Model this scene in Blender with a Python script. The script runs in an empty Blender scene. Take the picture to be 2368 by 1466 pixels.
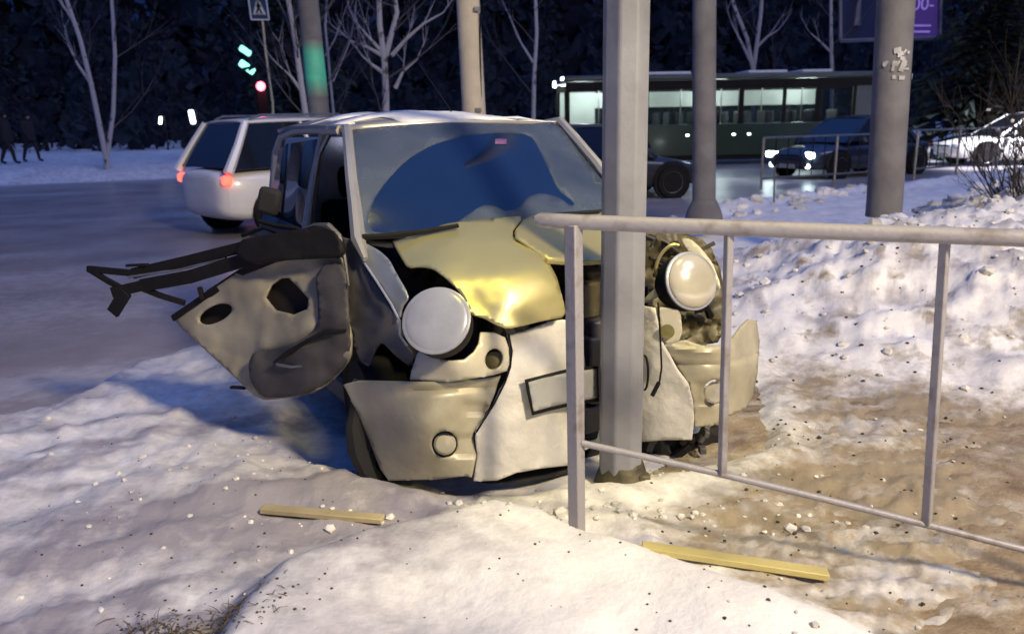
import bpy, bmesh, math, random
import numpy as np
from mathutils import Vector, Matrix, noise as mn
from mathutils.geometry import delaunay_2d_cdt
random.seed(7); RS = np.random.RandomState(7)
scn = bpy.context.scene
COL = scn.collection
V = Vector
# ------------------------------------------------------------------ camera
FPX, CU, CV = 1842.0, 1184.0, 733.0
PITCH, ROLL, CH = math.radians(13.8), 0.02, 1.5
_f = V((0, math.cos(PITCH), -math.sin(PITCH))); _r0 = V((1, 0, 0)); _u0 = V((0, math.sin(PITCH), math.cos(PITCH)))
_r = _r0*math.cos(ROLL) - _u0*math.sin(ROLL); _u = _u0*math.cos(ROLL) + _r0*math.sin(ROLL)
CAMP = V((0, 0, CH))
cam = bpy.data.cameras.new('camera'); camo = bpy.data.objects.new('camera', cam); COL.objects.link(camo)
cam.sensor_width = 36; cam.lens = 28.0; cam.clip_end = 1500; cam.clip_start = .05
camo.matrix_world = Matrix(((_r.x, _u.x, -_f.x, 0), (_r.y, _u.y, -_f.y, 0), (_r.z, _u.z, -_f.z, CH), (0, 0, 0, 1)))
scn.camera = camo
cam.dof.use_dof = True; cam.dof.focus_distance = 3.2; cam.dof.aperture_fstop = 3.0
def ray(u, v):
    return _f + _r*((u-CU)/FPX) + _u*((CV-v)/FPX)
def P(u, v, y):                       # the place at distance y along the street that the camera sees at (u, v)
    d = ray(u, v); return CAMP + d*(y/d.y)
def G(u, v, z=0.0):                   # the same, on level z
    d = ray(u, v); return CAMP + d*((z-CH)/d.z)
def proj(p):
    q = V(p)-CAMP; w = q.dot(_f); return CU+FPX*q.dot(_r)/w, CV-FPX*q.dot(_u)/w
# ------------------------------------------------------------------ world, light, exposure
wd = bpy.data.worlds.new('World'); scn.world = wd; wd.use_nodes = True
nt = wd.node_tree; nt.nodes.clear()
wo = nt.nodes.new('ShaderNodeOutputWorld'); bg = nt.nodes.new('ShaderNodeBackground')
tc = nt.nodes.new('ShaderNodeTexCoord'); sx = nt.nodes.new('ShaderNodeSeparateXYZ'); rp = nt.nodes.new('ShaderNodeValToRGB')
nt.links.new(tc.outputs['Generated'], sx.inputs[0]); nt.links.new(sx.outputs[2], rp.inputs[0])
e = rp.color_ramp.elements
e[0].position = 0.0; e[0].color = (.003, .007, .034, 1); e[1].position = .75; e[1].color = (.042, .125, .47, 1)
m_ = e.new(.25); m_.color = (.013, .032, .125, 1)
m0 = e.new(.10); m0.color = (.004, .009, .040, 1)
nt.links.new(rp.outputs[0], bg.inputs[0]); bg.inputs[1].default_value = 1.0
nt.links.new(bg.outputs[0], wo.inputs[0])
sun = bpy.data.lights.new('sun', 'SUN'); suno = bpy.data.objects.new('sun', sun); COL.objects.link(suno)
sun.energy = .48; sun.angle = math.radians(25); sun.color = (.74, .74, 1.0)
suno.rotation_euler = V((-.55, .35, -.8)).to_track_quat('-Z', 'Y').to_euler()
scn.view_settings.view_transform = 'Standard'; scn.view_settings.look = 'None'
scn.view_settings.exposure = .12; scn.view_settings.gamma = 1
scn.cycles.max_bounces = 6; scn.cycles.sample_clamp_indirect = 4
LAMP_POS = V((5.6, -3.6, 7.2)); LAMP_W = 6500
# ------------------------------------------------------------------ materials
def mat(name, c, rough=.6, metal=0, var=.25, vs=6, bump=0, bs=30, c2=None, spec=None, emit=None, es=0, coat=0, coords='Object', alpha=None, ramp=(.35, .65), trans=0):
    m = bpy.data.materials.new(name); m.use_nodes = True
    n = m.node_tree; b = n.nodes['Principled BSDF']
    tcn = n.nodes.new('ShaderNodeTexCoord'); nz = n.nodes.new('ShaderNodeTexNoise')
    n.links.new(tcn.outputs[coords], nz.inputs['Vector']); nz.inputs['Scale'].default_value = vs; nz.inputs['Detail'].default_value = 6
    r = n.nodes.new('ShaderNodeValToRGB'); n.links.new(nz.outputs[0], r.inputs[0])
    c2 = c2 or tuple(x*(1-var) for x in c)
    r.color_ramp.elements[0].position, r.color_ramp.elements[1].position = ramp
    r.color_ramp.elements[0].color = (*c2, 1); r.color_ramp.elements[1].color = (*c, 1)
    n.links.new(r.outputs[0], b.inputs['Base Color'])
    b.inputs['Roughness'].default_value = rough; b.inputs['Metallic'].default_value = metal
    if spec is not None: b.inputs['Specular IOR Level'].default_value = spec
    if coat: b.inputs['Coat Weight'].default_value = coat; b.inputs['Coat Roughness'].default_value = .12
    if trans: b.inputs['Transmission Weight'].default_value = trans
    if bump:
        z2 = n.nodes.new('ShaderNodeTexNoise'); z2.inputs['Scale'].default_value = bs; z2.inputs['Detail'].default_value = 8
        n.links.new(tcn.outputs[coords], z2.inputs['Vector'])
        bp = n.nodes.new('ShaderNodeBump'); bp.inputs['Strength'].default_value = bump; bp.inputs['Distance'].default_value = .02
        n.links.new(z2.outputs[0], bp.inputs['Height']); n.links.new(bp.outputs[0], b.inputs['Normal'])
    if emit:
        b.inputs['Emission Color'].default_value = (*emit, 1); b.inputs['Emission Strength'].default_value = es
    if alpha is not None: b.inputs['Alpha'].default_value = alpha
    return m
M = {}
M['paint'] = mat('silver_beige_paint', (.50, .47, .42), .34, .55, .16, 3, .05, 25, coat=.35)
M['hood'] = mat('silver_hood_yellow_glow', (.68, .60, .27), .40, .70, .14, 2.2, .04, 14, coat=.25)  # silver paint with the lamp's yellow reflection mixed into its colour
M['bumper'] = mat('dull_beige_bumper', (.44, .405, .30), .45, .12, .38, 5, .1, 30, coat=.15)
M['whitep'] = mat('salt_whitened_bumper', (.60, .58, .55), .6, 0, .16, 9, .2, 45)
M['bracket'] = mat('pale_beige_bracket', (.54, .50, .39), .45, .1, .2, 6, .05)
M['olive'] = mat('olive_indicator', (.17, .15, .06), .25, 0, .3, 20, .05)
M['inner'] = mat('door_inner_metal', (.36, .325, .25), .55, .15, .55, 2.2, .06, 10)
M['innerlow'] = mat('door_trim_grey', (.055, .05, .055), .7, 0, .4, 6, .1, 20)
M['hole'] = mat('inside_hole', (.012, .006, .004), .9, 0, .3, 10)
M['blk'] = mat('black_rubber', (.009, .008, .009), .7, 0, .3, 12, .1, spec=.2)
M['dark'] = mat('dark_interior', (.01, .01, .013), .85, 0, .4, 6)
M['engine'] = mat('oily_engine_parts', (.12, .10, .05), .5, .2, .75, 7, .2, 18)
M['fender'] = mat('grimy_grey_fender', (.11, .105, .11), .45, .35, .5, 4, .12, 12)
M['fenderb'] = mat('silver_inner_fender', (.30, .32, .36), .38, .5, .2, 3, .05, 12)
M['glass'] = mat('dark_windshield_glass', (.007, .018, .062), .06, 0, .1, 3, 0, spec=.9, coat=.2)
M['sideglass'] = mat('dark_side_glass', (.01, .012, .018), .08, 0, .1, 3, spec=.8)
M['lens'] = mat('frosted_headlight_lens', (.28, .29, .35), .32, 0, .18, 9, .06, 40, spec=.7, coat=.5)
M['lens2'] = mat('clear_headlight_lens', (.50, .46, .38), .16, .1, .25, 6, .05, 25, spec=.9, coat=1)
M['rim'] = mat('steel_rim', (.25, .25, .26), .4, .7, .3, 12)
M['plate'] = mat('grey_number_plate', (.32, .32, .32), .5, 0, .12, 14)
M['pole'] = mat('galvanised_grey_pole', (.265, .27, .305), .55, .15, .22, 3.5, .1, 30, c2=(.17, .17, .195), ramp=(.30, .60))
M['polefoot'] = mat('muddy_pole_foot', (.09, .075, .045), .6, 0, .6, 14, .5, 20)
M['rail'] = mat('grey_painted_rail', (.29, .275, .30), .5, .1, .2, 13, .12, 60, c2=(.19, .165, .165), ramp=(.30, .46))
M['conc'] = mat('concrete_pole', (.165, .16, .18), .85, 0, .35, 3, .3, 14)
M['conc2'] = mat('pale_concrete_pole', (.62, .54, .42), .8, 0, .2, 3, .2, 14)
M['green'] = mat('green_pole_glow', (.10, .62, .42), .6, 0, .2, 5)  # green light glow on the far pole, drawn as a soft-ended tint
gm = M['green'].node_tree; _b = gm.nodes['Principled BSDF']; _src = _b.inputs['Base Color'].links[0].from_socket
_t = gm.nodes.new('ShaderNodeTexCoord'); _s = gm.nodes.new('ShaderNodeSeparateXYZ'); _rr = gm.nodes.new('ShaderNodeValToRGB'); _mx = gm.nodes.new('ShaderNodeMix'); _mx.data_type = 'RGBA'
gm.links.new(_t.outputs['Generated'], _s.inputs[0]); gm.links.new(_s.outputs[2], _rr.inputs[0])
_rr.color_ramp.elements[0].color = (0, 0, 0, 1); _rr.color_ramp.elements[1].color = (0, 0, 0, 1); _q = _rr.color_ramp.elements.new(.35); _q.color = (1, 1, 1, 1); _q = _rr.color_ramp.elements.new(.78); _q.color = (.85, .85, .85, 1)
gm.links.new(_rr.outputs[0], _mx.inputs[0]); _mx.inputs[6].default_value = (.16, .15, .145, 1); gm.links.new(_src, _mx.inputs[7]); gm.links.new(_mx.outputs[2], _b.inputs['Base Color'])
M['paper'] = mat('torn_paper', (.5, .5, .52), .8, 0, .4, 9)
M['birch'] = mat('birch_bark', (.40, .39, .45), .8, 0, .85, 5, .2, 20, c2=(.10, .09, .1), ramp=(.34, .42))
M['twig'] = mat('birch_twigs', (.10, .09, .11), .9, 0, .3, 5)
M['spruce'] = mat('spruce_needles', (.02, .035, .03), .9, 0, .6, 3)
M['bark'] = mat('dark_bark', (.04, .03, .028), .9, 0, .5, 6)
M['forest'] = mat('far_forest', (.022, .03, .045), .95, 0, .6, .5)
M['snowflat'] = mat('snow', (.80, .80, .82), .65, 0, .12, 8, .4, 22)
M['clod'] = mat('snow_clods', (.78, .75, .72), .75, 0, .5, 12, .5, 30, coords='Generated')
M['grit'] = mat('dark_grit', (.06, .045, .03), .9, 0, .5, 9)
M['grass'] = mat('dead_grass', (.12, .085, .035), .9, 0, .5, 9)
M['wood'] = mat('pale_wood', (.46, .38, .22), .6, 0, .4, 3, .1, 60)
M['woody'] = mat('yellow_wood', (.52, .44, .18), .55, 0, .4, 3, .1, 60)
M['white'] = mat('white_car_paint', (.72, .70, .70), .35, 0, .06, 4, coat=.6)
M['darkcar'] = mat('dark_blue_car_paint', (.03, .035, .055), .25, .3, .2, 4, coat=.6)
M['blackcar'] = mat('black_car_paint', (.03, .03, .033), .3, .2, .2, 4, coat=.4)
M['busgreen'] = mat('dark_green_bus_paint', (.02, .045, .03), .35, 0, .25, .8, coat=.4)
M['busgrey'] = mat('grey_bus_trim', (.08, .10, .11), .5, 0, .3, 1)
M['businner'] = mat('pale_bus_interior', (.45, .47, .46), .7, 0, .2, 1)
M['coatm'] = mat('dark_winter_coat', (.015, .017, .025), .85, 0, .4, 9)
M['skin'] = mat('skin', (.35, .22, .16), .6, 0, .1, 9)
M['board'] = mat('billboard_face', (.02, .03, .12), .4, 0, .6, .8)
M['boardp'] = mat('billboard_purple_face', (.06, .03, .16), .4, 0, .4, .8, emit=(.10, .05, .35), es=.25)
M['boardf'] = mat('billboard_frame', (.16, .17, .26), .5, .3, .2, 2)
M['tailoff'] = mat('unlit_tail_lamp', (.10, .01, .01), .2, 0, .2, 8)
M['reflmark'] = mat('pink_reflection_patch', (.16, .07, .20), .5, 0, .1, 9)
M['signw'] = mat('white_sign_print', (.75, .78, .80), .5, 0, .1, 3)
M['signb'] = mat('blue_sign_face', (.02, .06, .12), .5, 0, .1, 3)
def emitm(name, c, s):
    m = bpy.data.materials.new(name); m.use_nodes = True; n = m.node_tree; b = n.nodes['Principled BSDF']
    nz = n.nodes.new('ShaderNodeTexNoise'); nz.inputs['Scale'].default_value = 2
    b.inputs['Base Color'].default_value = (*c, 1)
    b.inputs['Emission Color'].default_value = (*c, 1)
    mr = n.nodes.new('ShaderNodeMapRange'); mr.inputs[3].default_value = s*.7; mr.inputs[4].default_value = s*1.3
    n.links.new(nz.outputs[0], mr.inputs[0]); n.links.new(mr.outputs[0], b.inputs['Emission Strength'])
    return m
M['eh'] = emitm('lit_headlight', (.8, 1, 1), 30)
M['ef'] = emitm('lit_fog_lamp', (.8, 1, .98), 7)
M['et'] = emitm('lit_tail_light', (1, .12, .08), 2.2)
M['er'] = emitm('red_signal_lens', (1, .16, .22), 5)
M['eg'] = emitm('pale_green_lamp', (.35, 1, .8), 1.5)
M['ew'] = emitm('white_lamp', (.85, .9, 1), 6)
M['ebus'] = emitm('bus_ceiling_strip', (.85, 1, .92), 3.5)
M['estreet'] = emitm('street_lamp_lens', (1, .85, .65), 20)
# frost film on the glass: partly see-through
def frostmat():
    m = bpy.data.materials.new('frost_film'); m.use_nodes = True; n = m.node_tree; b = n.nodes['Principled BSDF']
    b.inputs['Base Color'].default_value = (.075, .10, .165, 1); b.inputs['Roughness'].default_value = .45
    t = n.nodes.new('ShaderNodeTexCoord'); z = n.nodes.new('ShaderNodeTexNoise'); z.inputs['Scale'].default_value = 5; z.inputs['Detail'].default_value = 6
    n.links.new(t.outputs['Object'], z.inputs['Vector'])
    mr = n.nodes.new('ShaderNodeMapRange'); mr.inputs[1].default_value = .3; mr.inputs[2].default_value = .7; mr.inputs[3].default_value = .38; mr.inputs[4].default_value = .75
    n.links.new(z.outputs[0], mr.inputs[0]); n.links.new(mr.outputs[0], b.inputs['Alpha'])
    return m
M['frost'] = frostmat()
def groundmat(name, cols, tonecol, rough=.7, bump=.32, vs=4):
    """attribute 'dirt_shade' (0..1) mixes soil, grey slush and a painted shadow band into the base"""
    m = bpy.data.materials.new(name); m.use_nodes = True; n = m.node_tree; b = n.nodes['Principled BSDF']
    t = n.nodes.new('ShaderNodeTexCoord')
    def nz(s, d=8):
        z = n.nodes.new('ShaderNodeTexNoise'); z.inputs['Scale'].default_value = s; z.inputs['Detail'].default_value = d; z.inputs['Roughness'].default_value = .62
        n.links.new(t.outputs['Object'], z.inputs['Vector']); return z
    a = nz(vs); r = n.nodes.new('ShaderNodeValToRGB'); n.links.new(a.outputs[0], r.inputs[0])
    r.color_ramp.elements[0].position = .3; r.color_ramp.elements[1].position = .65
    r.color_ramp.elements[0].color = (*cols[0], 1); r.color_ramp.elements[1].color = (*cols[1], 1)
    at = n.nodes.new('ShaderNodeAttribute'); at.attribute_name = 'dirt_shade'
    d = nz(9); ad = n.nodes.new('ShaderNodeMath'); ad.operation = 'ADD'
    n.links.new(at.outputs['Fac'], ad.inputs[0]); n.links.new(d.outputs[0], ad.inputs[1])
    mr = n.nodes.new('ShaderNodeMapRange'); mr.inputs[1].default_value = .62; mr.inputs[2].default_value = 1.25
    n.links.new(ad.outputs[0], mr.inputs[0])
    mx = n.nodes.new('ShaderNodeMix'); mx.data_type = 'RGBA'
    n.links.new(mr.outputs[0], mx.inputs[0]); n.links.new(r.outputs[0], mx.inputs[6]); mx.inputs[7].default_value = (*tonecol, 1)
    ab = n.nodes.new('ShaderNodeAttribute'); ab.attribute_name = 'brown'; zb = nz(14); zc = nz(3.5)
    a2 = n.nodes.new('ShaderNodeMath'); a2.operation = 'ADD'; n.links.new(zb.outputs[0], a2.inputs[0]); n.links.new(zc.outputs[0], a2.inputs[1])
    a3 = n.nodes.new('ShaderNodeMath'); a3.operation = 'ADD'; n.links.new(a2.outputs[0], a3.inputs[0]); n.links.new(ab.outputs['Fac'], a3.inputs[1])
    m3 = n.nodes.new('ShaderNodeMapRange'); m3.inputs[1].default_value = 1.30; m3.inputs[2].default_value = 1.85; n.links.new(a3.outputs[0], m3.inputs[0])
    my = n.nodes.new('ShaderNodeMix'); my.data_type = 'RGBA'; n.links.new(m3.outputs[0], my.inputs[0]); n.links.new(mx.outputs[2], my.inputs[6]); my.inputs[7].default_value = (.25, .20, .14, 1)
    n.links.new(my.outputs[2], b.inputs['Base Color'])
    b.inputs['Roughness'].default_value = rough
    f = nz(38, 10); bp = n.nodes.new('ShaderNodeBump'); bp.inputs['Strength'].default_value = bump; bp.inputs['Distance'].default_value = .02
    n.links.new(f.outputs[0], bp.inputs['Height']); n.links.new(bp.outputs[0], b.inputs['Normal'])
    return m
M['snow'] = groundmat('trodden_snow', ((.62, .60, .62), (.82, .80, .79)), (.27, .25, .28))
M['roadm'] = groundmat('wet_slushy_road', ((.21, .18, .18), (.36, .32, .33)), (.52, .51, .56), .30, .2, .8)
M['pathm'] = groundmat('brown_icy_path', ((.12, .08, .04), (.34, .26, .17)), (.55, .50, .43), .45, .6, 5)
# ------------------------------------------------------------------ mesh helpers
MW = {}
def tag(o, label=None, cat=None, group=None, kind=None):
    if label: o['label'] = label
    if cat: o['category'] = cat
    if group: o['group'] = group
    if kind: o['kind'] = kind
    return o
def thing(name, label, cat, loc=(0, 0, 0), rz=0, group=None):
    o = bpy.data.objects.new(name, None); COL.objects.link(o); o.empty_display_size = .2
    o.location = loc; o.rotation_euler = (0, 0, rz)
    MW[o.name] = Matrix.Translation(V(loc)) @ Matrix.Rotation(rz, 4, 'Z')
    return tag(o, label, cat, group)
def wm(o):
    return MW.get(o.name, Matrix.Identity(4)) if o is not None else Matrix.Identity(4)
class MB:
    def __init__(s): s.v = []; s.f = []; s.mi = []
    def add(s, vs, fs, mi=0):
        k = len(s.v); s.v += [tuple(x) for x in vs]; s.f += [tuple(i+k for i in f) for f in fs]; s.mi += [mi]*len(fs); return s
    def box(s, c, d, rot=None, bev=0, mi=0):
        c = V(c); h = V(d)/2; pts = []
        for z in (-1, 1):
            for (x, y) in ((-1, -1), (1, -1), (1, 1), (-1, 1)):
                p = V((x*h.x, y*h.y, z*h.z)); p = rot @ p if rot else p; pts.append(c+p)
        return s.add(pts, [(3, 2, 1, 0), (4, 5, 6, 7), (0, 1, 5, 4), (1, 2, 6, 5), (2, 3, 7, 6), (3, 0, 4, 7)], mi)
    def tube(s, pts, rad, n=8, cap=True, mi=0):
        pts = [V(p) for p in pts]; rad = [rad]*len(pts) if isinstance(rad, (int, float)) else rad
        vs = []; fs = []; ref = None
        for i, p in enumerate(pts):
            d = (pts[min(i+1, len(pts)-1)]-pts[max(i-1, 0)]).normalized()
            if ref is None: ref = d.orthogonal().normalized()
            ref = (ref - d*ref.dot(d)); ref = ref.normalized() if ref.length > 1e-6 else d.orthogonal().normalized()
            b = d.cross(ref)
            for k in range(n):
                a = 2*math.pi*k/n; vs.append(p+(ref*math.cos(a)+b*math.sin(a))*rad[i])
        for i in range(len(pts)-1):
            for k in range(n):
                k2 = (k+1) % n; fs.append((i*n+k, i*n+k2, (i+1)*n+k2, (i+1)*n+k))
        if cap: fs += [tuple(range(n-1, -1, -1)), tuple((len(pts)-1)*n+k for k in range(n))]
        return s.add(vs, fs, mi)
    def lathe(s, c, ax, prof, n=24, mi=0, ex=1.0):     # prof: (distance along ax, radius)
        c = V(c); ax = V(ax).normalized(); r = ax.orthogonal().normalized(); b = ax.cross(r); vs = []; fs = []
        for (h, q) in prof:
            for k in range(n):
                a = 2*math.pi*k/n; vs.append(c+ax*h+(r*math.cos(a)+b*math.sin(a))*q)
        for i in range(len(prof)-1):
            for k in range(n):
                k2 = (k+1) % n; fs.append((i*n+k, i*n+k2, (i+1)*n+k2, (i+1)*n+k))
        fs += [tuple(range(n-1, -1, -1)), tuple((len(prof)-1)*n+k for k in range(n))]
        return s.add(vs, fs, mi)
    def build(s, name, m, parent=None, smooth=True, world=False, solid=0, bevel=0, subd=0, label=None):
        me = bpy.data.meshes.new(name)
        vs = s.v
        if world and parent is not None:
            iv = wm(parent).inverted(); vs = [tuple(iv @ V(p)) for p in vs]
        me.from_pydata(vs, [], s.f); me.update()
        ms = m if isinstance(m, (list, tuple)) else [m]
        for x in ms: me.materials.append(x)
        if len(ms) > 1: me.polygons.foreach_set('material_index', s.mi)
        if smooth: me.polygons.foreach_set('use_smooth', [True]*len(me.polygons))
        o = bpy.data.objects.new(name, me); COL.objects.link(o)
        if parent is not None: o.parent = parent; MW[o.name] = wm(parent)
        if smooth:
            try: me.set_sharp_from_angle(angle=math.radians(38))
            except Exception: pass
        if bevel:
            md = o.modifiers.new('b', 'BEVEL'); md.width = bevel; md.segments = 2; md.limit_method = 'ANGLE'
        if subd:
            md = o.modifiers.new('s', 'SUBSURF'); md.levels = subd; md.render_levels = subd
        if solid:
            md = o.modifiers.new('t', 'SOLIDIFY'); md.thickness = solid; md.offset = 0
        if label: o['label'] = label
        return o
def inpoly(x, y, poly):
    c = False; j = len(poly)-1
    for i in range(len(poly)):
        xi, yi = poly[i][0], poly[i][1]; xj, yj = poly[j][0], poly[j][1]
        if (yi > y) != (yj > y) and x < (xj-xi)*(y-yi)/(yj-yi)+xi: c = not c
        j = i
    return c
def tps(ctrl):
    """smooth depth field through (u, v, depth) samples"""
    C = np.array(ctrl, float); n = len(C); S = 200.0
    X = C[:, :2]/S
    def K(r2): return np.where(r2 > 1e-12, r2*np.log(r2+1e-12), 0)
    A = np.zeros((n+3, n+3)); D = ((X[:, None]-X[None])**2).sum(-1)
    A[:n, :n] = K(D); A[:n, n] = 1; A[:n, n+1:] = X; A[n, :n] = 1; A[n+1:, :n] = X.T
    A[:n, :n] += np.eye(n)*1e-6
    w = np.linalg.lstsq(A, np.concatenate([C[:, 2], np.zeros(3)]), rcond=None)[0]
    def fn(u, v):
        p = np.array((u/S, v/S)); d = ((X-p)**2).sum(-1)
        return float(K(d) @ w[:n] + w[n] + p @ w[n+1:])
    return fn
def densify(poly, step):
    out = []
    for i in range(len(poly)):
        a = poly[i]; b = poly[(i+1) % len(poly)]; L = math.hypot(b[0]-a[0], b[1]-a[1]); k = max(1, int(L/step))
        for j in range(k): out.append((a[0]+(b[0]-a[0])*j/k, a[1]+(b[1]-a[1])*j/k))
    return out
def chaikin(poly, n=1):
    for _ in range(n):
        q = []
        for i in range(len(poly)):
            a = poly[i]; b = poly[(i+1) % len(poly)]
            q += [(a[0]*.8+b[0]*.2, a[1]*.8+b[1]*.2), (a[0]*.2+b[0]*.8, a[1]*.2+b[1]*.8)]
        poly = q
    return poly
def ell(cu, cv, a, b, rot=0, n=20):
    r = math.radians(rot)
    return [(cu+a*math.cos(t)*math.cos(r)-b*math.sin(t)*math.sin(r), cv+a*math.cos(t)*math.sin(r)+b*math.sin(t)*math.cos(r)) for t in [2*math.pi*k/n for k in range(n)]]
def panel(name, outline, ctrl, m, parent, holes=(), step=11, sm=1, amp=0, fr=6, thick=.006, off=0, seed=0, extra=None, label=None):
    """a bent sheet: outline and depth samples measured off the place, meshed and given thickness"""
    dep = ctrl if callable(ctrl) else tps(ctrl)
    ol = densify(chaikin(outline, sm) if sm else outline, step*.9); hs = [densify(h, step*.9) for h in holes]
    pts = list(ol); edges = [(i, (i+1) % len(ol)) for i in range(len(ol))]
    for h in hs:
        k = len(pts); pts += h; edges += [(k+i, k+(i+1) % len(h)) for i in range(len(h))]
    nb = len(pts); B = np.array(pts)
    us = [p[0] for p in ol]; vs_ = [p[1] for p in ol]
    y = min(vs_); row = 0
    while y < max(vs_):
        x = min(us)+(step/2 if row % 2 else 0)
        while x < max(us):
            if inpoly(x, y, ol) and not any(inpoly(x, y, h) for h in hs) and ((B-np.array((x, y)))**2).sum(-1).min() > (step*.45)**2: pts.append((x, y))
            x += step
        y += step*.87; row += 1
    vv, ee, ff, *_ = delaunay_2d_cdt([V(p) for p in pts], edges, [], 0, 1e-4)
    F = []
    for f in ff:
        cx = sum(vv[i].x for i in f)/len(f); cy = sum(vv[i].y for i in f)/len(f)
        if inpoly(cx, cy, ol) and not any(inpoly(cx, cy, h) for h in hs): F.append(tuple(f))
    W = []
    for p in vv:
        d = dep(p.x, p.y)+off
        if amp: d += amp*mn.fractal(V((p.x/100*fr/6, p.y/100*fr/6, seed)), 1, 2, 3)
        if extra: d += extra(p.x, p.y)
        W.append(P(p.x, p.y, d))
    mb = MB(); mb.add(W, F)
    return mb.build(name, m, parent, world=True, solid=thick, label=label)
# ------------------------------------------------------------------ terrain
def vnoise(x, y, seed=0):
    xi = np.floor(x).astype(np.int64); yi = np.floor(y).astype(np.int64); fx = x-xi; fy = y-yi
    fx = fx*fx*(3-2*fx); fy = fy*fy*(3-2*fy)
    def h(a, b):
        n = (a*374761393+b*668265263+seed*1442695041) & 0xffffffff
        n = ((n ^ (n >> 13))*1274126177) & 0xffffffff
        return ((n ^ (n >> 16)) & 0xffff)/65535.0
    return (h(xi, yi)*(1-fx)+h(xi+1, yi)*fx)*(1-fy)+(h(xi, yi+1)*(1-fx)+h(xi+1, yi+1)*fx)*fy
def fbm(x, y, s, o=5, seed=0, ridge=False):
    t = 0; a = 1; tot = 0
    for k in range(o):
        n = vnoise(x*s*2**k+17.3*k, y*s*2**k-9.1*k, seed+k)
        if ridge: n = 1-abs(2*n-1)
        t = t+a*n; tot += a; a *= .5
    return t/tot
def sdf(x, y, poly):
    """signed distance, negative inside"""
    d = np.full(x.shape, 1e9); ins = np.zeros(x.shape, bool); n = len(poly)
    for i in range(n):
        ax, ay = poly[i]; bx, by = poly[(i+1) % n]
        ex, ey = bx-ax, by-ay; wx, wy = x-ax, y-ay
        t = np.clip((wx*ex+wy*ey)/(ex*ex+ey*ey), 0, 1)
        d = np.minimum(d, (wx-ex*t)**2+(wy-ey*t)**2)
        c = (ay > y) != (by > y)
        with np.errstate(divide='ignore', invalid='ignore'):
            xx = (bx-ax)*(y-ay)/(by-ay if by != ay else 1e-9)+ax
        ins ^= c & (x < xx)
    d = np.sqrt(d); return np.where(ins, -d, d)
def sst(a, b, x):
    t = np.clip((x-a)/(b-a), 0, 1); return t*t*(3-2*t)
ROAD = [(-60, 3.9), (-2.85, 3.95), (-2.55, 4.3), (-2.5, 4.9), (-2.1, 5.7), (0, 8.6), (3.7, 13.4), (7, 15.6), (12, 19.5), (40, 38), (70, 60), (60, 75), (20, 34), (6, 30), (-3, 27.5), (-14, 23), (-60, 14)]
MOUND = [(-.86, 1.7), (-.78, 2.25), (-.45, 2.5), (-.1, 2.72), (.12, 2.62), (.3, 2.42), (.5, 2.25), (.95, 1.85), (1.5, 1.35), (2, -2), (-2, -2), (-1.2, .9)]
PATH = [(.42, 2.75), (.62, 2.3), (1.05, 1.9), (1.7, 1.3), (3, -2), (9, -2), (8, 0.6), (4.2, 2.3), (3.0, 3.45), (2.3, 4.0), (1.6, 4.55), (1.3, 4.1), (1.15, 3.4), (.8, 3.0)]
BANK = [(1.1, 5.3), (1.55, 4.65), (2.3, 4.1), (3.0, 3.6), (4.3, 2.4), (8, .6), (14, 6), (9, 12), (5, 9.4), (2.4, 8.2), (1.0, 7)]
PIT = [(-1.25, 3.95), (-1.0, 3.3), (-.62, 2.95), (-.25, 2.88), (.5, 2.95), (1.25, 3.3), (1.5, 4.3), (.5, 6), (-1.0, 6)]
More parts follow.
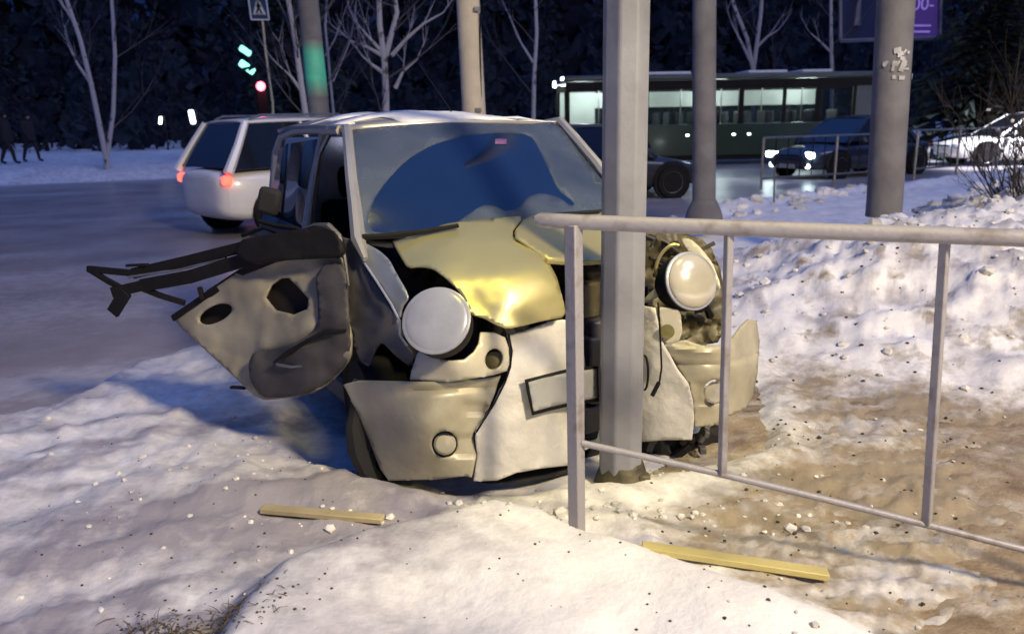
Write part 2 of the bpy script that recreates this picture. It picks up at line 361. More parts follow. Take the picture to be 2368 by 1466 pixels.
def height(x, y):
    wx = x+.10*(fbm(x, y, 2.2, 4, 3)-.5); wy = y+.10*(fbm(x, y, 2.2, 4, 9)-.5)
    n1 = fbm(x, y, 1.1, 5, 1)-.5; n2 = fbm(x, y, 7, 4, 5)-.5
    n4 = fbm(x, y, 3.2, 4, 15, True)-.55
    h = .09+.07*n1+.045*n2+.05*n4
    # long drifted ridges left of the wreck
    rr = fbm(x*.7+y*.45, y*2.2-x*1.1, 1.4, 4, 21, True)
    h = h+.045*(rr-.6)*sst(.2, -.6, x)
    h = h+.045*np.exp(-(((x+.95)/.5)**2+((y-2.95)/.22)**2))
    sm = sdf(wx, wy, MOUND)
    soft = fbm(x, y, 1.6, 3, 31)-.5
    mo = .225+.10*soft+.014*n2 - .05*sst(1.2, -.4, y) - .05*np.exp(-(((x+.25)/.22)**2+((y-1.95)/.15)**2))
    lump = (.018*np.exp(-(((x+.35)/.16)**2+((y-1.88)/.1)**2))+.02*np.exp(-(((x+.08)/.17)**2+((y-1.95)/.12)**2))-.02*np.exp(-(((x-.3)/.12)**2+((y-1.8)/.1)**2)))
    k = sst(.07, -.12, sm); h = h*(1-k)+(mo+lump)*k
    sp = sdf(wx, wy, PIT); k = sst(.05, -.16, sp); h = h*(1-k)+(.005+.02*n2)*k
    spa = sdf(wx, wy, PATH); k = sst(.12, -.3, spa)*sst(-.22, .04, sm)
    n3 = .6*(fbm(x*.8, y*1.7, 5.5, 5, 44)-.5)+.6*(fbm(x*1.0, y*1.9, 15, 4, 46)-.5)
    pit_cover = .040+.10*n3 - .05*sst(1.4, 2.2, x-.4*(y-2.5)) - .03*sst(2.3, 1.9, y)
    h = h*(1-k)+pit_cover*k
    sb = sdf(wx, wy, BANK)
    lb = fbm(x, y, 2.6, 6, 60, True)
    k = sst(.05, -1.9, sb)
    h = h+k*(.46+.22*(lb-.5))+sst(.1, -.25, sb)*(.04+.09*(lb-.5))
    for (cx, cy, r, a) in ((4.9, 8.8, .9, .16), (6.0, 9.2, 1.0, .30), (5.3, 7.8, .8, .08), (7.4, 9.3, 1.3, .30)):
        h = h+a*np.exp(-(((x-cx)/r)**2+((y-cy)/r)**2))*(.6+.8*lb)
    # ridges of ploughed snow along the kerb
    h = h+.10*np.exp(-((sdf(x, y, ROAD)-.35)/.22)**2)*sst(2, 3.5, x)*(.4+lb)
    # road trench
    sr = sdf(x+.35*(fbm(x, y, .9, 4, 71)-.5), y+.35*(fbm(x, y, .9, 4, 77)-.5), ROAD)
    far = sst(18, 24, y)
    k = sst(-.03-.3*far, .22+.6*far, sr)
    h = (h+.30*far*sst(0, 2, sr)+.006*np.clip(y-24, 0, 100))*k-.07*(1-k)
    return h
def dirt_shade(x, y):
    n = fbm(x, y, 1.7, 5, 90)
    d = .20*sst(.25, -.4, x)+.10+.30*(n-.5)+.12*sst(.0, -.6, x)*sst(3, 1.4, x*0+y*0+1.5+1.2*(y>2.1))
    d = d+.42*(.5+n)*np.exp(-(((x+1.3-.3*(y-2.4))/1.5)**2+((y-2.75-.12*x)/.40)**2))  # soft shadow band left of the wreck, coloured into the snow
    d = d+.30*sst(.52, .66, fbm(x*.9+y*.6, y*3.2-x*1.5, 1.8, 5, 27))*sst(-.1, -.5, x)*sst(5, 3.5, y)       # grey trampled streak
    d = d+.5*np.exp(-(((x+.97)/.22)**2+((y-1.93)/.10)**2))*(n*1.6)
    d = d+.35*sst(.5, -.05, sdf(x, y, ROAD))*sst(25, 15, y)
    d = d+.34*sst(.1, -.25, sdf(x, y, PATH))*sst(-.02, .08, sdf(x, y, MOUND))
    b = fbm(x*1.3, y*1.3, 3.6, 5, 33)
    d = d+.42*sst(.53, .66, b)*sst(.1, -.5, sdf(x, y, BANK))
    d = d-.10*sst(.03, -.1, sdf(x, y, MOUND))
    return np.clip(d, 0, 1)
def brown(x, y):
    n = fbm(x*.8, y*2.0, 2.2, 5, 101)
    k = sst(.35, -.35, sdf(x+.3*(n-.5), y+.3*(n-.5), PATH))*sst(-.05, .12, sdf(x, y, MOUND))
    n_ = fbm(x*.9, y*2.2, 5.5, 5, 121)
    b = k*(.26+.75*n+.85*(n_-.38)+.30*sst(2.1, 1.6, y)+.12*sst(1.0, 2.2, x))
    b = b+.62*sst(.54, .66, fbm(x*1.2, y*1.6, 4.2, 5, 111))*sst(.2, -.4, sdf(x, y, BANK))
    b = b+.55*np.exp(-(((x+.95)/.22)**2+((y-1.93)/.10)**2))
    return np.clip(b, 0, 1)
def fan(name, m, y0, y1, k0, k1, ny, nx, hf, kind='structure', mask=None):
    yy = y0*(y1/y0)**(np.arange(ny)/(ny-1.0)); kk = np.linspace(k0, k1, nx)
    Y, Kk = np.meshgrid(yy, kk, indexing='ij'); X = (Y+.9)*Kk
    Z = hf(X, Y); co = np.stack([X, Y, Z], -1).reshape(-1, 3)
    idx = np.arange(ny*nx).reshape(ny, nx)
    q = np.stack([idx[:-1, :-1], idx[:-1, 1:], idx[1:, 1:], idx[1:, :-1]], -1).reshape(-1, 4)
    if mask is not None:
        mk = mask(X, Y); mq = (mk[:-1, :-1] | mk[:-1, 1:] | mk[1:, 1:] | mk[1:, :-1]).reshape(-1); q = q[mq]
        used, inv = np.unique(q, return_inverse=True); co = co[used]; q = inv.reshape(-1, 4)
    me = bpy.data.meshes.new(name); me.vertices.add(len(co)); me.vertices.foreach_set('co', co.ravel().astype(np.float32))
    me.loops.add(q.size); me.loops.foreach_set('vertex_index', q.ravel().astype(np.int32))
    me.polygons.add(len(q)); me.polygons.foreach_set('loop_start', np.arange(0, q.size, 4, dtype=np.int32))
    me.polygons.foreach_set('use_smooth', np.ones(len(q), bool)); me.update(calc_edges=True)
    at = me.attributes.new('dirt_shade', 'FLOAT', 'POINT'); at.data.foreach_set('value', dirt_shade(co[:, 0], co[:, 1]).astype(np.float32))
    if name == 'snow_ground': at = me.attributes.new('brown', 'FLOAT', 'POINT'); at.data.foreach_set('value', brown(co[:, 0], co[:, 1]).astype(np.float32))
    me.materials.append(m); o = bpy.data.objects.new(name, me); COL.objects.link(o); o['kind'] = kind
    return o
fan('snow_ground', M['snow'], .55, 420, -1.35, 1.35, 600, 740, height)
def roadh(x, y): return 0*x+.004*(fbm(x, y, 1.5, 3, 8)-.5)
def roadd(x, y): return np.abs(x) >= 0
r_ = fan('road', M['roadm'], 2.5, 110, -1.6, 1.6, 160, 160, roadh, mask=lambda x, y: sdf(x, y, ROAD) < .6)
rx = np.array([v.co[:] for v in r_.data.vertices]); 
streak = fbm(rx[:, 0]*.25+rx[:, 1]*.1, rx[:, 1]*1.2-rx[:, 0]*.5, 1.0, 5, 12)
r_.data.attributes['dirt_shade'].data.foreach_set('value', np.clip((streak-.42)*1.3+.35*sst(17, 21, rx[:, 1])*(rx[:, 0] < -4)*.6, 0, .8).astype(np.float32))
p_ = fan('footpath', M['pathm'], .6, 6.5, -.2, 1.6, 260, 260, lambda x, y: .022+.03*(fbm(x, y, 5, 5, 52)-.5), mask=lambda x, y: sdf(x, y, PATH) < .25)
px_ = np.array([v.co[:] for v in p_.data.vertices])
p_.data.attributes['dirt_shade'].data.foreach_set('value', np.clip(.9*(fbm(px_[:, 0]*.7, px_[:, 1]*2.2, 5, 5, 56)-.30)-.5*sst(2.2, 1.8, px_[:, 1]), 0, 1).astype(np.float32))
mb = MB(); mb.add([(-900, -300, -.35), (900, -300, -.35), (900, 900, -.35), (-900, 900, -.35)], [(0, 1, 2, 3)])
tag(mb.build('ground', M['snowflat'], smooth=False), kind='structure')
def hz(x, y): return float(height(np.array([float(x)]), np.array([float(y)]))[0])
# ------------------------------------------------------------------ the crashed car
O2 = V((.45, 2.93, 0)); AX = V((.51, -.86, 0)).normalized(); BX = V((.86, .51, 0)).normalized()
def L(a, b, z):
    if a < -1.36:
        k = min(1, (-1.36-a)/2.2); a = -1.36+(a+1.36)*.80; b = b*(1-.10*k)
    return O2+AX*a+BX*b+V((0, 0, z))
car = thing('crashed_car', 'wrecked beige hatchback with lamplight-tinted hood and torn door, crushed against the grey metal pole', 'car', (O2.x-AX.x*1.7, O2.y-AX.y*1.7, 0), 0)
# windshield
glass_out = [(805, 303), (870, 293), (950, 284), (1040, 278), (1130, 275), (1220, 276), (1290, 286), (1335, 345), (1378, 400), (1425, 455), (1450, 492), (1300, 512), (1180, 520), (1060, 535), (950, 550), (836, 556), (822, 500), (811, 420)]
gd = tps([(805, 303, 3.80), (836, 556, 3.27), (1290, 286, 4.38), (1450, 492, 3.98), (1040, 278, 4.02), (1130, 528, 3.50), (820, 420, 3.50), (1370, 390, 4.18), (1080, 400, 3.72)])
ws = panel('windshield', glass_out, gd, M['glass'], car, step=16, sm=1, thick=.006)
wiped = [(848, 520), (862, 465), (893, 420), (939, 371), (1000, 335), (1075, 314), (1160, 307), (1225, 311), (1246, 343), (1272, 400), (1290, 440), (1330, 470), (1322, 478), (1290, 455), (1250, 446), (1222, 455), (1200, 482), (1170, 490), (1145, 476), (1118, 474), (1085, 494), (1050, 520), (960, 538), (870, 540)]
panel('red_reflection', [(1145, 321), (1172, 322), (1171, 334), (1144, 333)], gd, emitm('pink_reflection_patch', (.5, .2, .45), .15) if False else M['reflmark'], ws, step=8, sm=0, off=-.009, thick=.001)  # reflection of a red light, drawn as a small pink patch
panel('frost', glass_out, gd, M['frost'], ws, holes=[chaikin(wiped, 1)], step=16, off=-.006, thick=.001)
mb = MB(); mb.tube([P(1232, 508, 3.62), P(1300, 497, 3.66), P(1385, 492, 3.80)], [.010, .008, .006], 6); mb.build('wiper', M['blk'], ws, world=True)
mb = MB(); mb.tube([P(838, 549, 3.24), P(900, 546, 3.26), P(980, 536, 3.30), P(1060, 522, 3.35)], [.014, .014, .012, .01], 6); mb.build('wiper', M['blk'], ws, world=True)
panel('cowl', [(826, 545), (870, 542), (960, 530), (1060, 516), (1180, 500), (1300, 492), (1440, 482), (1450, 500), (1300, 520), (1100, 545), (960, 566), (905, 575), (850, 566)],
      tps([(826, 545, 3.28), (960, 545, 3.36), (1200, 510, 3.62), (1440, 490, 3.95), (905, 575, 3.25), (1200, 530, 3.55)]), M['dark'], car, step=14, off=.015)
# roof with its drip rails and rear
mb = MB(); na, nb_ = 12, 14; vs = []; fs = []
for i in range(na):
    t = i/(na-1); a = -1.36-1.9*t
    for j in range(nb_):
        s = -1+2*j/(nb_-1); w = .60-.05*t
        ab = a+.07*(1-s*s)*(1-t); z = 1.475+.065*(1-abs(s)**2.4)*(.35+.65*math.sin(min(1, t*2.2)*math.pi/2))+.012*(1-(t-.5)**2*4)-.03*max(0, t-.7)
        vs.append(L(ab, s*w, z))
for i in range(na-1):
    for j in range(nb_-1): k = i*nb_+j; fs.append((k, k+1, k+nb_+1, k+nb_))
mb.add(vs, fs); roof = mb.build('roof', M['paint'], car, world=True, solid=.02)
mb = MB(); mb.add([v+V((0, 0, .013+.012*mn.noise(v*6))) for v in vs if True], [f for f in fs if mn.noise(vs[f[0]]*3.1+V((3, 1, 7))) > -.12]); mb.build('snow_dusting', M['snowflat'], roof, world=True, solid=.006)
for s in (-1, 1):
    top = P(803, 299, 3.80) if s < 0 else P(1296, 281, 4.40); bot = P(829, 556, 3.25) if s < 0 else P(1466, 490, 4.02)
    mid = (top+bot)/2+V((0, -.02, .012)); low = bot+(P(845, 600, 3.16)-P(829, 556, 3.25) if s < 0 else V((.06, -.12, -.06)))
    mb = MB(); mb.tube([L(-1.62, s*.61, 1.475), top+V((0, .0, 0)), top*.75+bot*.25+(mid-(top+bot)/2)*.6, mid, top*.25+bot*.75, bot, low], [.024, .026, .026, .027, .03, .032, .012], 8)
    mb.build('pillar', M['paint'], car, world=True)
    mb = MB(); mb.tube([L(-1.4, s*.605, 1.473), L(-1.9, s*.60, 1.48), L(-2.5, s*.585, 1.475), L(-3.1, s*.555, 1.44), L(-3.42, s*.53, 1.33), L(-3.55, s*.56, .98)], [.026]*4+[.035, .045], 8); mb.build('roof_rail', M['paint'], car, world=True)
    mb = MB(); mb.tube([L(-1.83, s*.59, 1.465), L(-1.86, s*.645, 1.25), L(-1.87, s*.70, 1.0), L(-1.86, s*.74, .7), L(-1.86, s*.735, .35)], [.022, .026, .032, .04, .05], 8); mb.build('pillar', M['paint'], car, world=True)
    # window seal in front of the middle pillar, the pale arc of the empty door frame
    if s < 0:
        mb = MB(); mb.tube([L(-1.66, -.60, 1.455), L(-1.74, -.64, 1.36), L(-1.79, -.675, 1.18), L(-1.81, -.71, .98), L(-1.80, -.735, .75)], .013, 6); mb.build('door_seal', M['rim'], car, world=True)
    # sills, rear quarter, rear door
    mb = MB(); prof = [(.20, .70), (.34, .755), (.62, .775), (.88, .745), (.97, .70)]
    st = [-1.9, -2.1, -2.35, -2.6] ; vs2 = [L(a, s*b, z) for a in st for (z, b) in prof]; f2 = [(i*5+j, i*5+j+1, (i+1)*5+j+1, (i+1)*5+j) for i in range(3) for j in range(4)]
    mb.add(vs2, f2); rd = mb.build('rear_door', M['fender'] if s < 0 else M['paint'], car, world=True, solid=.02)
    mb = MB(); mb.add([L(-1.93, s*.70, .98), L(-2.6, s*.69, .99), L(-2.62, s*.60, 1.40), L(-1.90, s*.61, 1.43)], [(0, 1, 2, 3)]); mb.build('window', M['sideglass'], rd, world=True, solid=.005)
    mb = MB(); st = [-2.64, -2.8, -3.0, -3.2, -3.4, -3.54]; vs2 = []
    for a in st:
        k = max(0, (-a-3.1)/.44)
        for (z, b) in prof:
            zz = z
            if abs(a+2.98) < .27 and z < .5: zz = max(z, .28+math.sqrt(max(0, .29**2-(a+2.98)**2)))*1.0
            vs2.append(L(a, s*(b-.12*k*k), min(zz, .62) if z < .6 else zz))
    f2 = [(i*5+j, i*5+j+1, (i+1)*5+j+1, (i+1)*5+j) for i in range(5) for j in range(4)]
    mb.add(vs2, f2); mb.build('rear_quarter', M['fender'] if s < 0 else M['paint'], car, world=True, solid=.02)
    mb = MB(); mb.add([L(-2.72, s*.68, 1.0), L(-3.25, s*.64, 1.02), L(-3.18, s*.57, 1.35), L(-2.72, s*.60, 1.40)], [(0, 1, 2, 3)]); mb.build('quarter_window', M['sideglass'], car, world=True, solid=.005)
    mb = MB(); mb.box(L(-1.4, s*.70, .26), (.92, .09, .12), Matrix.Rotation(math.atan2(AX.y, AX.x), 3, 'Z')); mb.build('sill', M['fender'], car, world=True, bevel=.02)
mb = MB(); mb.add([L(-3.56, b, z) for b in (-.62, .62) for z in (.25, .98)]+[L(-3.42, -.52, 1.42), L(-3.42, .52, 1.42)], [(0, 1, 3, 2), (1, 4, 5, 3)]); mb.build('tailgate', M['paint'], car, world=True, solid=.03)
# off-side front door and wing (behind the pole, seen from a side step)
mb = MB(); vs2 = [L(a, b, z) for a in (-.95, -1.2, -1.5, -1.84) for (z, b) in ((.22, .70), (.36, .755), (.62, .775), (.88, .745), (.97, .70))]
mb.add(vs2, [(i*5+j, i*5+j+1, (i+1)*5+j+1, (i+1)*5+j) for i in range(3) for j in range(4)]); fd = mb.build('front_door', M['paint'], car, world=True, solid=.02)
mb = MB(); mb.add([L(-.98, .70, .985), L(-1.82, .70, .985), L(-1.80, .61, 1.43), L(-1.45, .615, 1.43)], [(0, 1, 2, 3)]); mb.build('window', M['sideglass'], fd, world=True, solid=.005)
mb = MB(); vs2 = [L(a, b+.02*mn.noise(V((a*3, z*4, 0))), z+dz) for (a, dz) in ((-.92, 0), (-.7, -.02), (-.5, -.05)) for (z, b) in ((.62, .77), (.80, .76), (.93, .70), (.99, .62))]
mb.add(vs2, [(i*4+j, i*4+j+1, (i+1)*4+j+1, (i+1)*4+j) for i in range(2) for j in range(3)]); mb.build('wing', M['fender'], car, world=True, solid=.01)
# cabin
mb = MB(); R2 = Matrix.Rotation(math.atan2(AX.y, AX.x), 3, 'Z')
mb.box(L(-2.1, 0, .24), (2.7, 1.34, .06), R2); mb.build('cabin_floor', M['dark'], car, world=True)
mb = MB(); mb.box(L(-.88, 0, .62), (.12, 1.30, .62), R2); mb.build('firewall', M['dark'], car, world=True, bevel=.03)
mb = MB(); mb.box(L(-1.08, 0, .86), (.34, 1.26, .16), R2); mb.build('dashboard', M['blk'], car, world=True, bevel=.05)
for b in (-.34, .34):
    mb = MB(); mb.box(L(-1.75, b, .45), (.5, .48, .2), R2); mb.box(L(-2.02, b, .80), (.14, .48, .62), R2); mb.box(L(-2.06, b, 1.2), (.10, .26, .18), R2); mb.build('seat', M['blk'], car, world=True, bevel=.05)
mb = MB(); cc = L(-1.32, .34, .94); t_ = [cc+BX*(.18*math.cos(q))+V((0, 0, .16*math.sin(q)))+AX*(-.08*math.sin(q)*-1) for q in [2*math.pi*k/20 for k in range(21)]]
mb.tube(t_, .014, 6, False); mb.build('steering_wheel', M['blk'], car, world=True)
mb = MB(); mb.tube([P(1050, 268, 4.5), P(968, 148, 5.1)], [.006, .003], 5); mb.lathe(P(1050, 270, 4.5), (0, 0, 1), [(-.01, .02), (.02, .012)], 10); mb.build('antenna', M['blk'], car, world=True)
# hood
hd = tps([(903, 553, 3.33), (1026, 519, 3.42), (1167, 504, 3.58), (1234, 501, 3.66), (926, 594, 3.17), (1002, 622, 3.02), (1073, 693, 2.88), (1120, 735, 2.83), (1175, 761, 2.83), (1250, 743, 2.93), (1307, 735, 3.02), (1260, 598, 3.16), (1297, 681, 3.02), (1179, 544, 3.36), (1120, 610, 3.05), (1180, 660, 2.93), (1040, 560, 3.22)])
def hoodx(u, v):
    # shallow buckles: a fold running from the cowl to the lamp and one across the nose
    d = (u-985)*.5+(v-560)*.866; e = .012*math.exp(-((d-10)/18)**2)*math.exp(-((u-1040)/120)**2)
    return e-.010*math.exp(-((v-(630+.12*(1250-u)))/26)**2)+.014*math.exp(-((u-1036)/34)**2-((v-588)/16)**2)
panel('hood', [(903, 553), (966, 547), (1002, 531), (1026, 520), (1073, 513), (1167, 504), (1212, 501), (1179, 544), (1220, 571), (1260, 598), (1270, 612), (1286, 641), (1297, 681), (1310, 733), (1250, 743), (1215, 752), (1175, 761), (1144, 750), (1120, 736), (1090, 728), (1081, 714), (1073, 693), (1056, 667), (1030, 643), (1002, 622), (974, 617), (943, 620), (926, 594)],
      hd, M['hood'], car, step=9, sm=1, extra=hoodx, amp=.004, fr=8, thick=.008)
hd2 = tps([(1212, 501, 3.62), (1400, 494, 3.86), (1400, 600, 3.30), (1268, 606, 3.12), (1300, 560, 3.40), (1190, 540, 3.34)])
panel('hood', [(1216, 501), (1300, 497), (1400, 492), (1470, 490), (1474, 590), (1400, 604), (1330, 607), (1272, 605), (1225, 573), (1184, 545)],
      hd2, M['hood'], car, step=10, sm=1, thick=.008, label='folded half of the lamplight-tinted hood beside the pole')
mb = MB(); mb.tube([P(1262, 604, 3.11), P(1330, 609, 3.2), P(1390, 606, 3.29), P(1440, 600, 3.36)], .012, 6); mb.build('hood_lip', M['hood'], car, world=True)
# dark cavities under the hood and round the lamps
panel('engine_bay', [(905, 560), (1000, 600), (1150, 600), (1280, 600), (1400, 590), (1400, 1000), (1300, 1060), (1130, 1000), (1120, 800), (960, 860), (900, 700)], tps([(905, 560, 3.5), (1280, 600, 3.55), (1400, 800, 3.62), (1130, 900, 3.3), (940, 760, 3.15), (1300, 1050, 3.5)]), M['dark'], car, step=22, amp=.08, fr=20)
panel('engine_bay', [(1470, 540), (1560, 532), (1640, 560), (1672, 640), (1675, 790), (1600, 800), (1560, 860), (1480, 860)], tps([(1470, 560, 3.7), (1560, 545, 3.75), (1660, 640, 3.75), (1660, 780, 3.65), (1500, 820, 3.6), (1560, 700, 3.7)]), M['engine'], car, step=9, amp=.05, fr=12, seed=4)
for k in range(16):
    u = 1492+random.random()*150; v = 548+random.random()*230; q = P(u, v, 3.55+random.random()*.1); mb = MB()
    pts = [q+V((random.uniform(-.06, .06), random.uniform(-.03, .03), random.uniform(-.05, .05)))*j for j in (0, 1, 1.7)]
    mb.tube(pts, random.choice([.006, .01, .02]), 6); mb.build('engine_hose', random.choice([M['blk'], M['engine'], M['engine'], M['rim']]), car, world=True)
mb = MB(); mb.box(L(-.72, -.42, .50), (.50, .03, .5), R2); mb.build('liner_light_block', M['dark'], car, world=True)  # arch wall put in to keep lamplight off the snow by the wheel
mb = MB(); mb.box(L(-.72, .5, .50), (.50, .03, .5), R2); mb.build('liner_light_block', M['dark'], car, world=True)
for (u, v, y, d) in ((1350, 690, 3.42, (.12, .1, .16)), (1370, 760, 3.4, (.14, .1, .1)), (1368, 850, 3.36, (.12, .1, .3)), (1345, 960, 3.36, (.16, .1, .12)), (1368, 640, 3.5, (.1, .1, .08))):
    mb = MB(); mb.box(P(u, v, y), d, R2); mb.build('engine_block_part', M['fender'] if v > 740 else M['engine'], car, world=True, bevel=.012)
# image-left fender pieces
fd_ = tps([(800, 545, 3.28), (850, 560, 3.25), (900, 620, 3.12), (940, 700, 2.98), (925, 730, 2.98), (830, 600, 3.22), (870, 660, 3.1)])
panel('inner_fender', [(826, 556), (846, 562), (878, 580), (900, 600), (918, 635), (938, 668), (946, 690), (930, 712), (926, 740), (905, 706), (880, 668), (858, 636), (838, 600)], fd_, M['fenderb'], car, step=9, amp=.01)
fe = tps([(770, 540, 3.30), (820, 560, 3.27), (900, 720, 3.03), (950, 830, 2.96), (850, 820, 3.08), (800, 700, 3.2), (800, 850, 3.12)])
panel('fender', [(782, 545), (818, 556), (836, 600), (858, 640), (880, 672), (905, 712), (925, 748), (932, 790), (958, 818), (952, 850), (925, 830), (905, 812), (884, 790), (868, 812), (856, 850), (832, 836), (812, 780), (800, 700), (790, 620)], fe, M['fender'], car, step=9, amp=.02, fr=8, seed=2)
mb = MB(); mb.tube([P(836, 598, 3.2), P(872, 652, 3.08), P(905, 704, 2.98), P(924, 742, 2.9), P(924, 775, 2.87), P(942, 800, 2.86)], .005, 6); mb.build('fender_edge', M['lens'], car, world=True)
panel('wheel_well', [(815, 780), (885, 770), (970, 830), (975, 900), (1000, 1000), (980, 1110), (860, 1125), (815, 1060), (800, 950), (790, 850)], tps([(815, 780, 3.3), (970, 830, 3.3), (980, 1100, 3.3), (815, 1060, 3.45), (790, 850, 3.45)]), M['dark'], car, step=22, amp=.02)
# bumper: three pieces
fb = tps([(795, 889, 2.98), (949, 881, 2.80), (1110, 878, 2.83), (1159, 868, 2.88), (1095, 1001, 2.84), (1103, 1050, 2.83), (1005, 1107, 2.84), (900, 1110, 2.93), (855, 1016, 2.97), (980, 980, 2.76)])
def bx(u, v):
    e = 0
    e += .018*math.exp(-((v-(905-.06*(u-950)))/9)**2)*(1 if u > 980 else math.exp(-((u-980)/50)**2))
    if u > 1030 and 1000 < v < 1060: e += .02*min(1, (u-1030)/25)*min(1, (v-1000)/10)*min(1, (1060-v)/10)
    if 1065 < u < 1125 and 925 < v < 962: e += .02*min(1, (u-1065)/10)*min(1, (v-925)/8)*min(1, (962-v)/8)
    return e
bump = panel('front_bumper', [(795, 889), (829, 880), (949, 882), (1043, 882), (1110, 876), (1157, 868), (1150, 885), (1145, 905), (1133, 934), (1118, 964), (1103, 986), (1093, 1001), (1098, 1031), (1101, 1054), (1091, 1103), (1076, 1099), (1005, 1107), (900, 1110), (881, 1084), (855, 1016), (829, 956), (802, 900)], fb, M['bumper'], car,
      holes=[ell(1028, 1026, 30, 31)], step=8, sm=0, extra=bx, thick=.008, label='torn dull beige end of the front bumper')
mb = MB(); c = P(1029, 1026, 2.80); ax = (CAMP-c).normalized(); mb.lathe(c, ax, [(-.05, .03), (-.03, .042), (.0, .042), (.008, .034), (.011, .0001)], 24); mb.build('fog_lamp', M['bumper'], bump, world=True)
cw = tps([(1176, 776, 2.93), (1315, 740, 3.12), (1181, 830, 2.91), (1150, 900, 2.88), (1100, 1000, 2.84), (1099, 1108, 2.84), (1193, 1092, 2.90), (1313, 1075, 3.10), (1345, 900, 3.26), (1230, 900, 2.92), (1300, 900, 3.06)])
cen = panel('front_bumper', [(1172, 774), (1204, 768), (1230, 758), (1268, 744), (1300, 739), (1340, 742), (1352, 850), (1350, 960), (1345, 1068), (1313, 1075), (1249, 1082), (1193, 1092), (1148, 1110), (1095, 1111), (1103, 1050), (1099, 1013), (1101, 990), (1118, 968), (1140, 934), (1155, 900), (1170, 878), (1180, 840), (1182, 810)], cw, M['whitep'], car, step=8, sm=0, amp=.012, fr=7, seed=9, thick=.01, label='salt whitened middle of the front bumper')
mb = MB(); mb.tube([P(1176, 772, 2.92), P(1184, 812, 2.9), P(1180, 850, 2.89), P(1168, 884, 2.87), P(1145, 930, 2.85), P(1120, 970, 2.83), P(1101, 1000, 2.83)], .0035, 5); mb.build('bumper_seam', M['blk'], car, world=True)
# number plate, bent with the bumper
pd = tps([(1218, 878, 2.885), (1312, 850, 3.00), (1378, 846, 3.14), (1232, 958, 2.885), (1312, 936, 3.02), (1380, 926, 3.14)])
plt = panel('license_plate', [(1214, 878), (1262, 866), (1318, 852), (1382, 846), (1384, 928), (1320, 938), (1275, 948), (1231, 960)], pd, M['blk'], cen, step=12, sm=0, off=-.010, thick=.006)
panel('plate_face', [(1222, 884), (1262, 873), (1318, 860), (1380, 853), (1381, 920), (1320, 930), (1275, 940), (1234, 951)], pd, M['plate'], plt if False else cen, step=12, sm=0, off=-.018, thick=.003)
# bracket under the left lamp
bk = panel('headlight_bracket', [(975, 804), (990, 818), (1013, 829), (1043, 834), (1073, 831), (1095, 814), (1106, 795), (1110, 769), (1140, 769), (1166, 780), (1174, 803), (1176, 840), (1170, 857), (1140, 866), (1103, 872), (1043, 880), (949, 878), (956, 851), (966, 821)],
      tps([(975, 804, 2.84), (1043, 834, 2.74), (1110, 769, 2.82), (1174, 803, 2.86), (1170, 859, 2.85), (1043, 880, 2.76), (949, 878, 2.82), (1060, 855, 2.74)]), M['bracket'], car, holes=[ell(1141, 830, 21, 25, 20)], step=8, sm=0, thick=.012)
mb = MB(); c = P(1143, 834, 2.86); mb.lathe(c, (CAMP-c).normalized(), [(-.02, .034), (.0, .034), (.006, .0001)], 20); mb.build('indicator', M['olive'], bk, world=True)
# headlights
def headlamp(u, v, y, n, r, lens, dome, label=None):
    c = P(u, v, y); n = n.normalized()
    mb = MB(); mb.lathe(c, n, [(-.15, r*.35), (-.14, r*.75), (-.08, r*.98), (-.02, r*1.04), (.0, r*1.02)], 40); h = mb.build('headlight', M['blk'], car, world=True, label=label)
    mb = MB(); mb.lathe(c, n, [(-.012, r*1.0), (-.004, r*1.045), (.004, r*1.04), (.008, r*.97)], 40); mb.build('bezel', M['lens'], h, world=True)
    mb = MB(); mb.lathe(c, n, [(.0, r*.97)]+[(.004+dome*math.sin(t), r*.97*math.cos(t)) for t in [q*math.pi/2/9 for q in range(1, 9)]]+[(.004+dome, .0001)], 40); mb.build('lens', lens, h, world=True)
    return c
c = P(1009, 741, 2.70); tocam = (CAMP-c).normalized()
headlamp(1009, 741, 2.70, tocam+V((-.28, 0, .38)), .118, M['lens'], .018, 'headlight with milky lens popped out beside the lamplight-tinted hood')
c = P(1600, 651, 3.22); tocam = (CAMP-c).normalized()
headlamp(1598, 650, 3.22, tocam+V((.62, 0, .18)), .118, M['lens2'], .045, 'glossy headlight hanging loose right of the pole')
mb = MB(); cc = P(1548, 612, 3.36); t_ = [cc+V((.055*math.cos(q)+.02*math.sin(q), 0, .085*math.sin(q))) for q in [math.radians(70+k*10) for k in range(16)]]; mb.tube(t_, .008, 6); mb.build('headlight_ring', M['hood'], car, world=True)
panel('headlight_arm', [(1528, 655), (1560, 640), (1575, 690), (1545, 672), (1500, 700), (1488, 700), (1490, 690)], [(1528, 655, 3.3), (1575, 690, 3.25), (1490, 695, 3.3), (1560, 640, 3.3)], M['bracket'], car, step=7)
panel('wing_edge', [(1572, 551), (1598, 553), (1624, 577), (1650, 612), (1668, 665), (1660, 672), (1640, 640), (1615, 600), (1592, 583)], [(1572, 551, 3.62), (1624, 577, 3.55), (1668, 665, 3.45), (1600, 590, 3.55)], M['bracket'], car, step=8, amp=.01)
